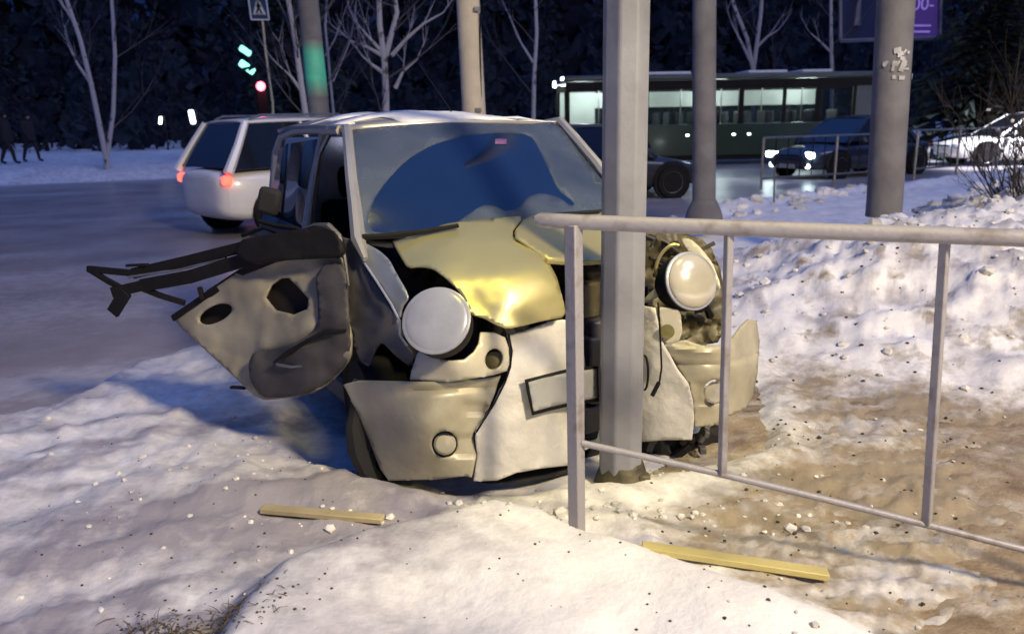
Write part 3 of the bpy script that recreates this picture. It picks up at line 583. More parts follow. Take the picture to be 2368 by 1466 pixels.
# right-hand bumper pieces
rb_ = tps([(1522, 713, 3.25), (1573, 717, 3.23), (1537, 797, 3.18), (1600, 800, 3.16), (1666, 804, 3.18), (1732, 740, 3.46), (1753, 788, 3.56), (1739, 917, 3.52), (1688, 961, 3.34), (1700, 850, 3.28), (1606, 952, 3.22), (1555, 850, 3.19), (1650, 880, 3.18), (1606, 1000, 3.24)])
def rx_(u, v):
    e = 0; l1 = 845-.0012*(u-1600)**2; e += .014*math.exp(-((v-l1)/5)**2)
    l2 = 812-.0016*(u-1630)**2; e -= .016*math.exp(-((v-l2)/6)**2)*(u < 1700)
    if 1600 < u < 1665 and 880 < v < 940: e += .02*min(1, (u-1600)/15, (1665-u)/10, (v-880)/10, (940-v)/10)
    return e
rbump = panel('front_bumper', [(1534, 797), (1568, 788), (1586, 786), (1622, 799), (1666, 799), (1693, 782), (1712, 756), (1730, 738), (1748, 742), (1755, 788), (1750, 864), (1739, 917), (1721, 946), (1688, 961), (1664, 950), (1662, 978), (1606, 988), (1602, 926), (1591, 886), (1568, 855), (1542, 815)], rb_, M['bumper'], car, holes=[ell(1653, 905, 27, 29)], step=8, sm=0, extra=rx_, thick=.008, label='beige right end of the front bumper with fog lamp')
mb = MB(); c = P(1655, 906, 3.21); mb.lathe(c, (CAMP-c).normalized(), [(-.05, .03), (-.02, .043), (.0, .043), (.01, .0001)], 24); mb.build('fog_lamp', M['lens2'], rbump, world=True)
rbk = panel('headlight_bracket', [(1522, 709), (1545, 712), (1573, 717), (1578, 766), (1570, 790), (1533, 797), (1527, 760)], [(1522, 713, 3.2), (1573, 717, 3.18), (1570, 788, 3.17), (1533, 793, 3.18)], M['bracket'], car, step=7)
mb = MB(); c = P(1543, 767, 3.16); mb.lathe(c, (CAMP-c).normalized(), [(-.01, .03), (.004, .03), (.008, .0001)], 16); mb.build('indicator', M['olive'], rbk, world=True)
rc = panel('front_bumper', [(1440, 700), (1482, 706), (1515, 712), (1524, 748), (1531, 788), (1545, 814), (1568, 855), (1591, 886), (1602, 926), (1605, 966), (1600, 1016), (1540, 1016), (1489, 1020), (1440, 1024)], tps([(1440, 710, 3.34), (1515, 712, 3.22), (1600, 1000, 3.22), (1489, 1020, 3.24), (1440, 1020, 3.34), (1500, 850, 3.20), (1560, 930, 3.19)]), M['whitep'], car, step=8, sm=0, amp=.012, fr=7, seed=5, thick=.01, label='white bumper middle right of the pole')
for pts, r in (([P(1522, 700, 3.14), P(1527, 780, 3.13), P(1530, 850, 3.13), P(1524, 890, 3.13), P(1512, 914, 3.13)], .004), ([P(1524, 884, 3.12), P(1508, 915, 3.12)], .009)):
    mb = MB(); mb.tube(pts, r, 6); mb.build('loose_cable', M['blk'], car, world=True)
mb = MB(); t_ = [P(1490+9*math.cos(q), 862+40*math.sin(q), 3.15) for q in [math.radians(-100+k*22) for k in range(10)]]; mb.tube(t_, .005, 6); mb.build('plate_bracket', M['blk'], car, world=True)
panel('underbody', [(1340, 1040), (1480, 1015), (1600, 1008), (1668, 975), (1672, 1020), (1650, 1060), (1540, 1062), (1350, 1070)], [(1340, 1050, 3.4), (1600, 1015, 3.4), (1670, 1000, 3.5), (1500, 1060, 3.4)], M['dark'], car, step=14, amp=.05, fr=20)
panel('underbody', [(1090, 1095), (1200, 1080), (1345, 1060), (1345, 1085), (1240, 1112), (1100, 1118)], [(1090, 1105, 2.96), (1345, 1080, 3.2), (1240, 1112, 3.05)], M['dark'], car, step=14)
for k in range(10):
    q = P(1500+random.random()*150, 1000+random.random()*45, 3.3+random.random()*.1); mb = MB(); mb.box(q, (.07*random.random()+.02, .04, .03), Matrix.Rotation(random.random()*3, 3, 'Y')); mb.build('broken_plastic', random.choice([M['blk'], M['fender']]), car, world=True, bevel=.004)
# wheels
def wheel(c, ax, parent, r=.27, w=.17, world=True, n=28):
    mb = MB(); mb.lathe(c, ax, [(-w/2, r*.66), (-w/2, r*.93), (-w*.36, r), (w*.36, r), (w/2, r*.93), (w/2, r*.66)], n); wh = mb.build('wheel', M['blk'], parent, world=world)
    mb = MB(); mb.lathe(c, ax, [(-w*.4, r*.62), (-w*.52, r*.66), (-w*.35, r*.5), (w*.35, r*.5), (w*.52, r*.66), (w*.40, r*.62), (w*.42, r*.2), (w*.48, .0001)], n); mb.build('rim', M['rim'], wh, world=world)
wheel(L(-.80, -.72, .27), (BX+AX*.12), car)
wheel(L(-.62, .68, .27), BX, car); wheel(L(-2.98, -.68, .27), BX, car); wheel(L(-2.98, .68, .27), BX, car)
mb = MB(); mb.tube([P(824, 930, 3.0), P(818, 985, 2.98), P(826, 1040, 2.98), P(846, 1085, 2.99), P(872, 1110, 3.0)], [.02, .035, .04, .04, .03], 8); mb.build('tyre_edge', M['dark'], car, world=True)
# torn open front door, inner side towards the camera
dd = tps([(400, 732, 3.62), (600, 603, 3.42), (796, 598, 3.22), (806, 756, 3.15), (800, 850, 3.16), (705, 915, 3.25), (600, 923, 3.38), (476, 808, 3.52), (620, 770, 3.34), (700, 800, 3.22)])
def dx(u, v):
    e = -.03*math.exp(-((v-(790+.42*(640-u)))/16)**2)*(1 if u > 600 else 0)*.6
    ll = (v-(860-.55*(u-630))) if u > 560 else -50
    e += -.035*sst(-14, 14, ll)*(1 if u > 600 else max(0, (u-560)/40))
    return float(e)
door = panel('front_door', [(398, 730), (438, 703), (486, 674), (543, 636), (600, 603), (658, 590), (730, 586), (796, 590), (804, 660), (810, 756), (815, 790), (812, 830), (790, 860), (753, 894), (705, 915), (650, 922), (600, 923), (548, 875), (476, 808), (419, 756)], dd, M['inner'], car,
      holes=[ell(500, 726, 42, 20, -24), [(615, 689), (629, 660), (650, 644), (668, 642), (688, 660), (716, 692), (713, 715), (681, 728), (638, 717)], [(860-230+20, 640-8), (700, 622), (735, 626), (728, 646), (690, 640)]][:2], step=9, sm=1, amp=.03, fr=6, seed=3, extra=dx, thick=.012, label='torn front door seen from its bare inner side')
panel('door_skin', [(410, 735), (540, 645), (660, 600), (796, 600), (805, 830), (705, 905), (604, 915), (480, 800)], dd, M['hole'], door, step=20, off=.07, thick=.006)
panel('door_pocket', [(588, 812), (640, 806), (700, 786), (738, 752), (736, 690), (730, 640), (750, 612), (798, 612), (806, 700), (808, 756), (812, 800), (800, 846), (752, 890), (704, 912), (650, 919), (606, 918), (580, 880), (576, 840)], dd, M['innerlow'], door, step=10, sm=1, off=-.045, amp=.022, fr=8, seed=8, thick=.01)
mb = MB(); mb.tube([P(632, 838, 3.24), P(668, 815, 3.2), P(710, 788, 3.15), P(752, 768, 3.12), P(800, 764, 3.1)], [.004, .012, .008, .012, .006], 6); mb.build('wire_loom', M['blk'], door, world=True)
mb = MB(); mb.tube([P(640, 842, 3.24), P(672, 848, 3.2), P(700, 846, 3.18)], .006, 5); mb.build('wire_loom', M['rim'], door, world=True)
def bar(pts, w, mname='blk', name='window_frame'):
    mb = MB()
    for i in range(len(pts)-1):
        a, b = V(pts[i]), V(pts[i+1]); d = b-a; q = d.to_track_quat('X', 'Z').to_matrix(); ww = w[i] if isinstance(w, list) else w
        mb.box((a+b)/2, (d.length+.01, .02, ww), q)
    return mb.build(name, M[mname], door, world=True, bevel=.003)
bar([P(205, 622, 3.72), P(310, 632, 3.66), P(440, 602, 3.55), P(560, 572, 3.44)], [.03, .05, .05])
bar([P(262, 676, 3.66), P(330, 660, 3.62), P(440, 640, 3.52), P(560, 603, 3.42), P(700, 575, 3.3)], [.05, .06, .06, .07])
bar([P(300, 640, 3.66), P(420, 622, 3.57), P(520, 596, 3.48)], .012, 'rim')
bar([P(205, 622, 3.72), P(250, 650, 3.69), P(292, 672, 3.66)], .025)
bar([P(290, 676, 3.64), P(262, 722, 3.66)], .06)
bar([P(326, 666, 3.62), P(372, 684, 3.6), P(425, 700, 3.6)], .025)
bar([P(402, 735, 3.62), P(486, 678, 3.52), P(560, 630, 3.45), P(640, 597, 3.36)], [.03, .035, .03])
bar([P(462, 666, 3.52), P(468, 690, 3.52)], .02)
bar([P(295, 614, 3.66), P(340, 612, 3.62)], .012)
panel('window_frame', [(560, 556), (600, 548), (680, 533), (740, 524), (775, 530), (792, 560), (796, 596), (700, 600), (640, 602), (585, 612), (548, 590)], [(560, 560, 3.42), (775, 530, 3.24), (796, 596, 3.2), (600, 606, 3.36)], M['blk'], door, step=9, amp=.012, fr=7, off=-.03, thick=.03)
mb = MB(); mb.tube([P(706, 530, 3.3), P(730, 522, 3.26), P(760, 522, 3.22), P(784, 545, 3.2), P(796, 590, 3.18), P(806, 660, 3.16)], [.008, .012, .014, .012, .008, .006], 6); mb.build('hinge_edge', M['fender'], door, world=True)
mb = MB(); mb.tube([P(600, 512, 3.5), P(640, 523, 3.45), P(690, 530, 3.4)], .012, 6); mb.tube([P(560, 545, 3.5), P(610, 526, 3.46), P(650, 540, 3.4)], .010, 6); mb.build('wing_mirror_stub', M['blk'], door, world=True)
mb = MB(); mb.box(P(622, 466, 3.55), (.10, .05, .12), Matrix.Rotation(.3, 3, 'Y')); mb.build('wing_mirror_stub', M['dark'], door, world=True, bevel=.02)
bar([P(536, 895, 3.45), P(566, 897, 3.42)], .012)
# ------------------------------------------------------------------ poles
b0 = P(1434, 1075, 3.10); pr = .083
pole = thing('metal_pole', 'grey faceted metal lighting pole the wrecked car has hit, behind the foreground railing', 'pole', (b0.x, b0.y, 0))
mb = MB(); n = 8; vs = []; off_ = math.pi/8
for (z, r) in ((.06, pr*1.02), (2.5, pr*.98), (8, pr*.8)):
    for k in range(n): a = off_+2*math.pi*k/n; vs.append((b0.x+r*math.cos(a)/math.cos(off_), b0.y+r*math.sin(a)/math.cos(off_), z))
fs = [(i*n+k, i*n+(k+1) % n, (i+1)*n+(k+1) % n, (i+1)*n+k) for i in range(2) for k in range(n)]+[tuple(2*n+k for k in range(n))]
mb.add(vs, fs); mb.build('shaft', M['pole'], pole, smooth=False, world=True, bevel=.008)
mb = MB(); mb.lathe((b0.x+.01, b0.y, -.05), (0, 0, 1), [(0, .13), (.06, .12), (.12, .10), (.16, .088)], 12); mb.box((b0.x+.09, b0.y-.06, .04), (.05, .05, .07)); mb.build('base', M['polefoot'], pole, world=True, bevel=.008)
PLX, PLY = b0.x+.72, b0.y-.75
mb = MB(); mb.tube([(b0.x, b0.y, 7.9), (b0.x, b0.y-.1, 8.2), (b0.x+.30, b0.y-.4, 8.35), (PLX, PLY, 8.36)], [.05, .04, .035, .03], 8); mb.build('arm', M['pole'], pole, world=True)
mb = MB(); mb.box((PLX, PLY-.15, 8.33), (.26, .62, .12)); lh = mb.build('lamp_head', M['pole'], pole, world=True, bevel=.04)
mb = MB(); mb.box((PLX, PLY-.15, 8.25), (.20, .46, .03)); mb.build('lens', emitm('sodium_lamp_lens', (1, .8, .25), 14), lh, world=True)
l = bpy.data.lights.new('pole_lamp_light', 'SPOT'); l.energy = 1250; l.color = (1, .84, .12); l.shadow_soft_size = .75; l.spot_size = math.radians(25); l.spot_blend = 1
lo = bpy.data.objects.new('pole_lamp_light', l); COL.objects.link(lo); lo.location = (PLX, PLY-.15, 8.2); lo.rotation_euler = (V((.42, 3.15, .85))-lo.location).to_track_quat('-Z', 'Y').to_euler()
def roundpole(name, label, pts, r, m, H, lean=None, n=20, group=None):
    """pts: (u, v, y) bottom and top sample; continues in the same line to height H"""
    a = P(*pts[0]); b = P(*pts[1]); d = (b-a); t = (H-a.z)/d.z; c = a+d*t
    o = thing(name, label, 'pole', (a.x, a.y, 0), 0, group); mb = MB(); mb.tube([a-V((0, 0, .15)), a, b, c], [r[0], r[0], r[0]+(r[1]-r[0])*(1/max(t, 1)), r[1]], n)
    mb.build('shaft', m, o, world=True); return o, a, b
far2, fa, fb2 = roundpole('utility_pole', 'pale warm lit concrete pole rising behind the wreck roof', [(1100, 330, 11), (1082, 0, 11)], (.16, .12), M['conc2'], 9)
for (u, v) in ((1103, 22), (1106, 255)):
    q = P(u, v, 10.85); mb = MB(); mb.box(q, (.08, .06, .05)); mb.build('bracket', M['rim'], far2, world=True)
mb = MB(); mb.tube([P(1110, 30, 10.9), P(1110, 120, 10.9), P(1113, 250, 10.9)], .012, 5); mb.build('cable', M['blk'], far2, world=True)
g3, a3, b3 = roundpole('utility_pole', 'grey concrete pole standing in front of the green bus', [(1628, 492, 9.4), (1629, 0, 9.4)], (.135, .115), M['conc'], 9)
mb = MB(); mb.lathe((a3.x, a3.y, a3.z-.1), (0, 0, 1), [(0, .23), (.12, .2), (.25, .14)], 14); mb.build('base', M['conc'], g3, world=True)
g4, a4, b4 = roundpole('utility_pole', 'thick grey concrete pole with torn paper scraps, left of the snow heaps', [(2046, 462, 7.2), (2072, 0, 7.2)], (.152, .155), M['conc'], 9)
for k in range(26):
    u = random.gauss(2062, 16); v = random.choice([random.gauss(135, 14), random.gauss(165, 22), 232 if k % 7 == 0 else 150]); q = P(u, v, 7.2); c0 = a4+(b4-a4)*((q.z-a4.z)/(b4.z-a4.z)); dx_ = max(-.14, min(.14, q.x-c0.x)); yy = math.sqrt(.158**2-dx_**2)
    ang = math.atan2(dx_, yy); R = Matrix.Rotation(ang, 3, 'Z') @ Matrix.Rotation(random.random()*2, 3, 'Y'); mb = MB(); mb.box((c0.x+dx_, c0.y-yy-.004, q.z), (random.uniform(.015, .05), .004, random.uniform(.015, .06)), R); mb.build('paper_scrap', M['paper'], g4, world=True, smooth=False)
g5, a5, b5 = roundpole('utility_pole', 'grey pole with a bright green light glow coloured on it behind the white car', [(742, 300, 12.5), (712, 0, 12.5)], (.155, .14), M['conc'], 9)
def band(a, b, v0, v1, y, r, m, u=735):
    z0 = P(u, v0, y).z; z1 = P(u, v1, y).z; mb = MB(); pts = [a+(b-a)*((z-a.z)/(b.z-a.z)) for z in (z0, z1)]; mb.tube(pts, r, 20, False); return mb.build('green_glow_band', m, g5, world=True)
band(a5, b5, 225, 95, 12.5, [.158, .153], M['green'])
# ------------------------------------------------------------------ railing in front
rl = thing('pedestrian_railing', 'grey tubular pedestrian railing with bent lower rail across the foreground', 'railing', (.2, 2.5, 0))
def Z(p): return V(p)
mb = MB(); mb.tube([P(1238, 509, 2.56), P(1250, 509, 2.555), P(1345, 514, 2.52), P(1600, 524, 2.44), P(1900, 535, 2.33), P(2200, 545, 2.23), P(2368, 551, 2.17), P(2800, 568, 2.03)], [.016, .0235]+[.0245]*6, 16); mb.build('top_rail', M['rail'], rl, world=True)
mb = MB(); mb.tube([P(1345, 1024, 2.5), P(1500, 1058, 2.46), P(1685, 1100, 2.41), P(1900, 1152, 2.35), P(2140, 1212, 2.27), P(2368, 1270, 2.19), P(2700, 1350, 2.09)], .0115, 10); mb.build('bottom_rail', M['rail'], rl, world=True)
def sq(pts, w, name, z=0):
    mb = MB(); a, b = V(pts[0]), V(pts[1]); mb.box((a+b)/2, (w, w, (b-a).length), (b-a).to_track_quat('Z', 'X').to_matrix() @ Matrix.Rotation(math.radians(20), 3, 'Z')); return mb.build(name, M['rail'], rl, world=True, bevel=.004)
sq([P(1335, 1290, 2.5), P(1326, 520, 2.52)], .044, 'post')
sq([P(1670, 1100, 2.41), P(1686, 535, 2.41)], .024, 'baluster')
sq([P(2142, 1216, 2.27), P(2186, 550, 2.25)], .026, 'baluster')
sq([P(2640, 1340, 2.11), P(2700, 560, 2.07)], .026, 'baluster')
# ------------------------------------------------------------------ planks, debris
def plank(pa, pb, w, h, m, label):
    a, b = V(pa), V(pb); d = b-a; o = MB(); o.box((a+b)/2, (d.length, w, h), d.to_track_quat('X', 'Z').to_matrix()); o2 = o.build('wooden_plank', m, None, bevel=.003); tag(o2, label, 'plank', 'planks lying in the snow')
za = .125
plank(G(606, 1176, hz(*G(606, 1176, .1)[:2])+.004), G(886, 1200, hz(*G(886, 1200, .13)[:2])+.008), .045, .02, M['wood'], 'pale wooden plank lying in the snow in front of the torn door')
plank(G(1484, 1264, .115), G(1915, 1328, .06), .05, .022, M['woody'], 'longer yellow wooden plank on the trampled snow right of the railing post')
ico = bmesh.new(); bmesh.ops.create_icosphere(ico, subdivisions=1, radius=1); ICV = [v.co.copy() for v in ico.verts]; ICF = [tuple(v.index for v in f.verts) for f in ico.faces]; ico.free()
def clods(name, m, pts, kind='stuff', sq_=.7):
    mb = MB()
    for (x, y, s) in pts:
        z = hz(x, y); R = Matrix.Rotation(random.random()*6, 3, 'Z') @ Matrix.Rotation(random.random()*3, 3, 'X'); vs = []
        for v in ICV:
            k = s*(1+.45*mn.noise(v*1.7+V((x*9, y*9, 0)))); q = R @ (v*k); vs.append((x+q.x, y+q.y, z+q.z*sq_+s*.15))
        mb.add(vs, ICF)
    o = mb.build(name, m, smooth=False); tag(o, kind=kind); return o
pts = []
while len(pts) < 900:
    x = random.uniform(1.2, 9); y = random.uniform(3.2, 11); 
    s0 = float(sdf(np.array([x]), np.array([y]), BANK)[0])
    if s0 < .15: pts.append((x, y, abs(random.gauss(0, .018))+.005))
for (cx, cy) in ((4.9, 8.6), (5.6, 8.4), (6.2, 8.9), (5.2, 7.6)):
    for k in range(45): pts.append((random.gauss(cx, .5), random.gauss(cy, .4), abs(random.gauss(0, .06))+.03))
for k in range(160):
    t = random.random(); pts.append((.6+t*7+random.gauss(0, .1), 9.0+t*7.2+random.gauss(0, .35), abs(random.gauss(0, .05))+.02))
o = clods('snow_clods', M['clod'], pts); tag(o, 'broken snow clods scattered over the bank and heaps on the right', 'snow clods')
pts = []
for k in range(110):
    x = random.gauss(-1.3, .9); y = random.gauss(2.9, .6)
    if y > 1.6 and x < -.1: pts.append((x, y, abs(random.gauss(0, .007))+.003))
for k in range(150): 
    x = random.uniform(.5, 3.2); y = random.uniform(1.6, 3.8); pts.append((x, y, abs(random.gauss(0, .006))+.002))
for k in range(110):
    pts.append((random.gauss(.2, .55), random.gauss(2.72, .07), abs(random.gauss(0, .010))+.003))
o = clods('snow_crumbs', M['clod'], pts); tag(o, 'small snow crumbs on the trampled snow round the wreck', 'snow crumbs')
pts = []
for k in range(130): pts.append((random.gauss(-1.1, .75), random.gauss(2.55, .45), random.uniform(.002, .006)))
for k in range(260): pts.append((random.gauss(-.95, .17), random.gauss(1.95, .10), random.uniform(.002, .006)))
for k in range(40): pts.append((random.uniform(-.4, 1.0), random.uniform(1.75, 2.6), random.uniform(.002, .005)))
for k in range(380):
    x = random.uniform(1.2, 6); y = random.uniform(3.4, 7.5); pts.append((x, y, random.uniform(.003, .013)))
for k in range(260): pts.append((random.uniform(.5, 3), random.uniform(1.5, 3.6), random.uniform(.003, .009)))
pts = [p for p in pts if p[1] > 1.3]
o = clods('soil_grit', M['grit'], pts); tag(o, 'dark soil grit and twig bits on the snow', 'grit')
mb = MB()
for k in range(420):
    x = random.gauss(-.95, .12); y = random.gauss(1.93, .06); z = hz(x, y); a = random.random()*6.28; l = random.uniform(.02, .07); t = random.uniform(.1, .6)
    mb.tube([(x, y, z-.004), (x+math.cos(a)*l*.5, y+math.sin(a)*l*.5, z+l*t*.6), (x+math.cos(a)*l, y+math.sin(a)*l, z+l*t*.5)], [.0016, .0013, .0006], 3, False)
o = mb.build('grass_tuft', M['grass'], smooth=False); tag(o, 'flattened brown grass tuft showing through the snow at bottom left', 'grass', kind='stuff')
# ------------------------------------------------------------------ background vehicles
def carbody(root, mats, Lc, Wc, Hc, kind='hatch', lights=None, tail=None, fogs=False, gl='sideglass'):
    """local frame: +x is forward, z up, origin on the ground at the centre"""
    h2 = Lc/2; hb = Hc*.60; g = .17
    low = [(-h2, .60, .42, hb*.92), (-h2+.08, .80, .26, hb*.99), (-h2+.5, .95, .20, hb*1.03), (-.4, 1, .18, hb*1.02), (h2*.45, 1, .18, hb*.98), (h2*.8, .95, .20, hb*.86), (h2-.12, .82, .22, hb*.74), (h2, .6, .32, hb*.62)]
    mb = MB(); vs = []; m_ = 10
    for (x, w, zb, zt) in low:
        W = Wc/2*w
        for (fy, fz) in ((-.82, 0), (-.96, .12), (-1, .45), (-.97, .78), (-.86, .97), (.86, 1-.03), (.97, .78), (1, .45), (.96, .12), (.82, 0)):
            vs.append((x, fy*W, zb+(zt-zb)*fz+(.015 if abs(fy) == .86 else 0)))
    fs = []
    for i in range(len(low)-1):
        for k in range(m_): k2 = (k+1) % m_; fs.append((i*m_+k, (i+1)*m_+k, (i+1)*m_+k2, i*m_+k2))
    fs += [tuple(range(m_)), tuple((len(low)-1)*m_+k for k in range(m_-1, -1, -1))]
    mb.add(vs, fs); mb.build('body', mats, root, subd=2)
    # greenhouse
    rb = -h2+.12 if kind == 'hatch' else -h2*.62; rt = rb+.38 if kind == 'hatch' else rb+.5; ft = h2*.10; fbm_ = h2*.46
    W0 = Wc/2*.88; W1 = Wc/2*.68; zb = hb*.97; zt = Hc
    def gh(i0, i1, t, s): # point on the greenhouse: base x, top x, fraction up, side
        return V((i0+(i1-i0)*t, s*(W0+(W1-W0)*t), zb+(zt-.05-zb)*t))
    mb = MB(); nx = 9; rv = []
    for i in range(nx):
        t = i/(nx-1); x = rt+(ft-rt)*t
        for j in range(7):
            s = -1+2*j/6; rv.append((x, s*W1, zt-.05+.05*(1-s*s)*(.6+.4*math.sin(math.pi*t))+.02*math.sin(math.pi*t)))
    mb.add(rv, [(i*7+j, (i+1)*7+j, (i+1)*7+j+1, i*7+j+1) for i in range(nx-1) for j in range(6)]); mb.build('roof', mats, root, solid=.03)
    for s in (-1, 1):
        for (bx_, tx, r) in ((rb, rt, .055), ((rb+fbm_)/2-.05, (rt+ft)/2-.02, .03), (fbm_, ft, .035)):
            mb = MB(); mb.tube([gh(bx_, tx, -.05, s), gh(bx_, tx, .5, s)+V((0, s*.02, 0)), gh(bx_, tx, 1.0, s)], [r*1.25, r, r*.9], 6); mb.build('pillar', mats, root)
        md = ((rb+fbm_)/2-.05, (rt+ft)/2-.02)
        for (b0_, t0_, b1_, t1_) in ((rb+.08, rt+.06, md[0]-.03, md[1]-.03), (md[0]+.03, md[1]+.03, fbm_-.06, ft-.04)):
            mb = MB(); mb.add([gh(b0_, t0_, .02, s), gh(b1_, t1_, .02, s), gh(b1_, t1_, .98, s), gh(b0_, t0_, .98, s)], [(0, 1, 2, 3)]); mb.build('window', M[gl], root, smooth=False, solid=.01)
        mb = MB(); mb.box((fbm_-.25, s*(Wc/2+.08), zb+.06), (.12, .2, .13)); mb.build('mirror', mats, root, bevel=.03)
    mb = MB(); mb.add([gh(fbm_, ft, .0, -1)+V((.06, .04, 0)), gh(fbm_, ft, 0, 1)+V((.06, -.04, 0)), gh(fbm_, ft, .99, 1), gh(fbm_, ft, .99, -1)], [(0, 1, 2, 3)]); mb.build('windshield', M[gl], root, smooth=False, solid=.01)
    mb = MB(); mb.add([gh(rb, rt, .05, -1), gh(rb, rt, .05, 1), gh(rb, rt, .97, 1), gh(rb, rt, .97, -1)], [(0, 1, 2, 3)]); mb.build('rear_window', M[gl], root, smooth=False, solid=.01)
    for x in (-h2*.62, h2*.62):
        for s in (-1, 1):
            mb = MB(); mb.lathe((x, s*(Wc/2-.03), .33), (0, s, 0), [(-.06, .37), (.036, .375)], 24); mb.build('wheel_arch', M['blk'], root)
            wheel((x, s*(Wc/2-.06), .31), (0, s, 0), root, .31, .2, False, 22)
    for s in (-1, 1):
        mb = MB(); mb.box((h2-.13, s*Wc*.34, hb*.66), (.14, .34, .13), Matrix.Rotation(-s*.5, 3, 'Z')); mb.build('headlight', lights or M['lens'], root, bevel=.04)
        if fogs: mb = MB(); mb.lathe((h2-.10, s*Wc*.33, .33), (1, 0, 0), [(-.02, .07), (.03, .06)], 12); mb.build('fog_lamp', M['ef'], root)
        mb = MB(); mb.box((-h2+.15, s*Wc*.355, hb*.84), (.14, .26, .13), Matrix.Rotation(s*.5, 3, 'Z')); mb.build('tail_light', tail or M['et'], root, bevel=.04)
    mb = MB(); mb.box((h2-.06, 0, hb*.6), (.06, Wc*.42, .12)); mb.build('grille', M['blk'], root, bevel=.01)
    mb = MB(); mb.box((h2-.03, 0, hb*.36), (.03, .5, .11)); mb.build('number_plate', M['plate'], root, bevel=.005)
    mb = MB(); mb.box((-h2+.03, 0, hb*.62), (.03, .5, .11)); mb.build('number_plate', M['plate'], root, bevel=.005)
# white car passing on the left
w1 = thing('white_car', 'white hatchback with lit red tail light driving past behind the torn door', 'car', (-2.89, 12.5, 0), math.radians(45))
carbody(w1, M['white'], 4.0, 1.75, 1.60)
for s in (-1, 1):
    mb = MB(); mb.tube([(-1.4, s*.52, 1.59), (-1.25, s*.54, 1.645), (.0, s*.54, 1.65), (.15, s*.53, 1.60)], .018, 6); mb.build('roof_bar', M['rim'], w1)
w2 = thing('dark_car', 'dark blue car with four lit lamps driving left in front of the bus', 'car', (8.7, 20.6, 0), math.radians(205))
carbody(w2, M['darkcar'], 4.3, 1.8, 1.45, 'sedan', lights=M['eh'], tail=M['tailoff'], fogs=True)
w3 = thing('dark_car', 'black car half hidden behind the grey pole, ahead of the bus front', 'car', (1.75, 16.0, 0), math.radians(12))
carbody(w3, M['blackcar'], 3.9, 1.75, 1.40, 'hatch', tail=M['tailoff'])
w4 = thing('white_car', 'white car behind the far railing at the right edge', 'car', (14.9, 23.5, .0), math.radians(176))
carbody(w4, M['white'], 4.6, 1.8, 1.45, 'sedan', tail=M['tailoff'])
for (o, x, z, en) in ((w2, 2.25, .62, 60),):
    for s in (-.55, .55):
        l = bpy.data.lights.new('headlight_beam', 'SPOT'); l.energy = en; l.spot_size = math.radians(70); l.spot_blend = .6; l.color = (.85, 1, 1); l.shadow_soft_size = .06
        lo = bpy.data.objects.new('headlight_beam', l); COL.objects.link(lo); p = wm(o) @ V((x, s, z)); lo.location = p
        lo.rotation_euler = (wm(o).to_3x3() @ V((1, 0, -.28))).to_track_quat('-Z', 'Y').to_euler()
fill_lamp = thing('street_lamp', 'added white lamp beyond the right edge that brightens the white car', 'lamp', (17.4, 19.6, 0))  # unseen lamp added to brighten the white car
mb = MB(); mb.tube([(17.4, 19.6, -.2), (17.4, 19.6, 5.6), (16.8, 19.6, 5.9)], [.08, .06, .04], 8); mb.build('post', M['conc'], fill_lamp, world=True)
mb = MB(); mb.box((16.6, 19.6, 5.85), (.6, .25, .1)); mb.build('lamp_head', M['ew'], fill_lamp, world=True, bevel=.03)  # head of the added lamp
l = bpy.data.lights.new('street_lamp_light', 'SPOT'); l.spot_size = math.radians(62); l.spot_blend = .5; l.energy = 12000; l.color = (.92, .93, 1); l.shadow_soft_size = .2; lo = bpy.data.objects.new('street_lamp_light', l); COL.objects.link(lo); lo.location = (16.5, 19.5, 5.6); lo.rotation_euler = V((-1.2, 3.0, -5.2)).to_track_quat('-Z', 'Y').to_euler()  # spot of the added lamp, aimed at the white car
# bus
bl, br = P(1297, 390, 27.0), P(2000, 385, 27.6)
bus = thing('city_bus', 'dark green city bus with lit windows crossing behind the poles', 'bus', ((bl.x+br.x)/2, 27.3, 0), math.atan2(.6, br.x-bl.x))
BL = (br.x-bl.x); hx = BL/2; BW = 2.4
mb = MB(); mb.box((0, -BW/2, .80), (BL, .06, .98)); mb.box((0, BW/2, .80), (BL, .06, .98)); mb.box((hx, 0, 1.0), (.06, BW-.07, 1.4)); mb.box((-hx, 0, .75), (.06, BW-.07, .85)); mb.build('body', M['busgreen'], bus, bevel=.02)
mb = MB(); mb.box((0, 0, 2.74), (BL+.06, BW+.02, .18)); mb.build('roof', M['busgrey'], bus, bevel=.06)
mb = MB(); mb.box((0, -BW/2-.002, 2.50), (BL, .06, .28)); mb.box((0, BW/2+.002, 2.50), (BL, .06, .28)); mb.build('window_header', M['blk'], bus)
mb = MB(); mb.box((0, 0, .33), (BL-.1, BW-.1, .04)); mb.build('floor', M['blk'], bus)
mb = MB(); mb.box((0, -BW/2+.02, .24), (BL-.05, .05, .16)); mb.build('skirt', M['blk'], bus)
mb = MB(); mb.box((hx-.55, -BW/2, 1.85), (1.1, .07, 1.1)); mb.box((hx, 0, 2.1), (.07, BW-.1, .8)); mb.build('rear_panel', M['busgrey'], bus, bevel=.02)
xs = [-hx+.05, -hx+1.35, -hx+2.55, -hx+4.1, -hx+5.6, -hx+7.0, -hx+8.1, hx-1.15]
pane = mat('bus_window_glass', (.02, .03, .03), .1, 0, .1, 1, alpha=.28)
for i, x in enumerate(xs):
    for s in (-1, 1): mb = MB(); mb.box((x, s*(BW/2+.004), 1.83), (.10 if i % 2 else .16, .07, 1.08)); mb.build('window_pillar', M['blk'], bus)
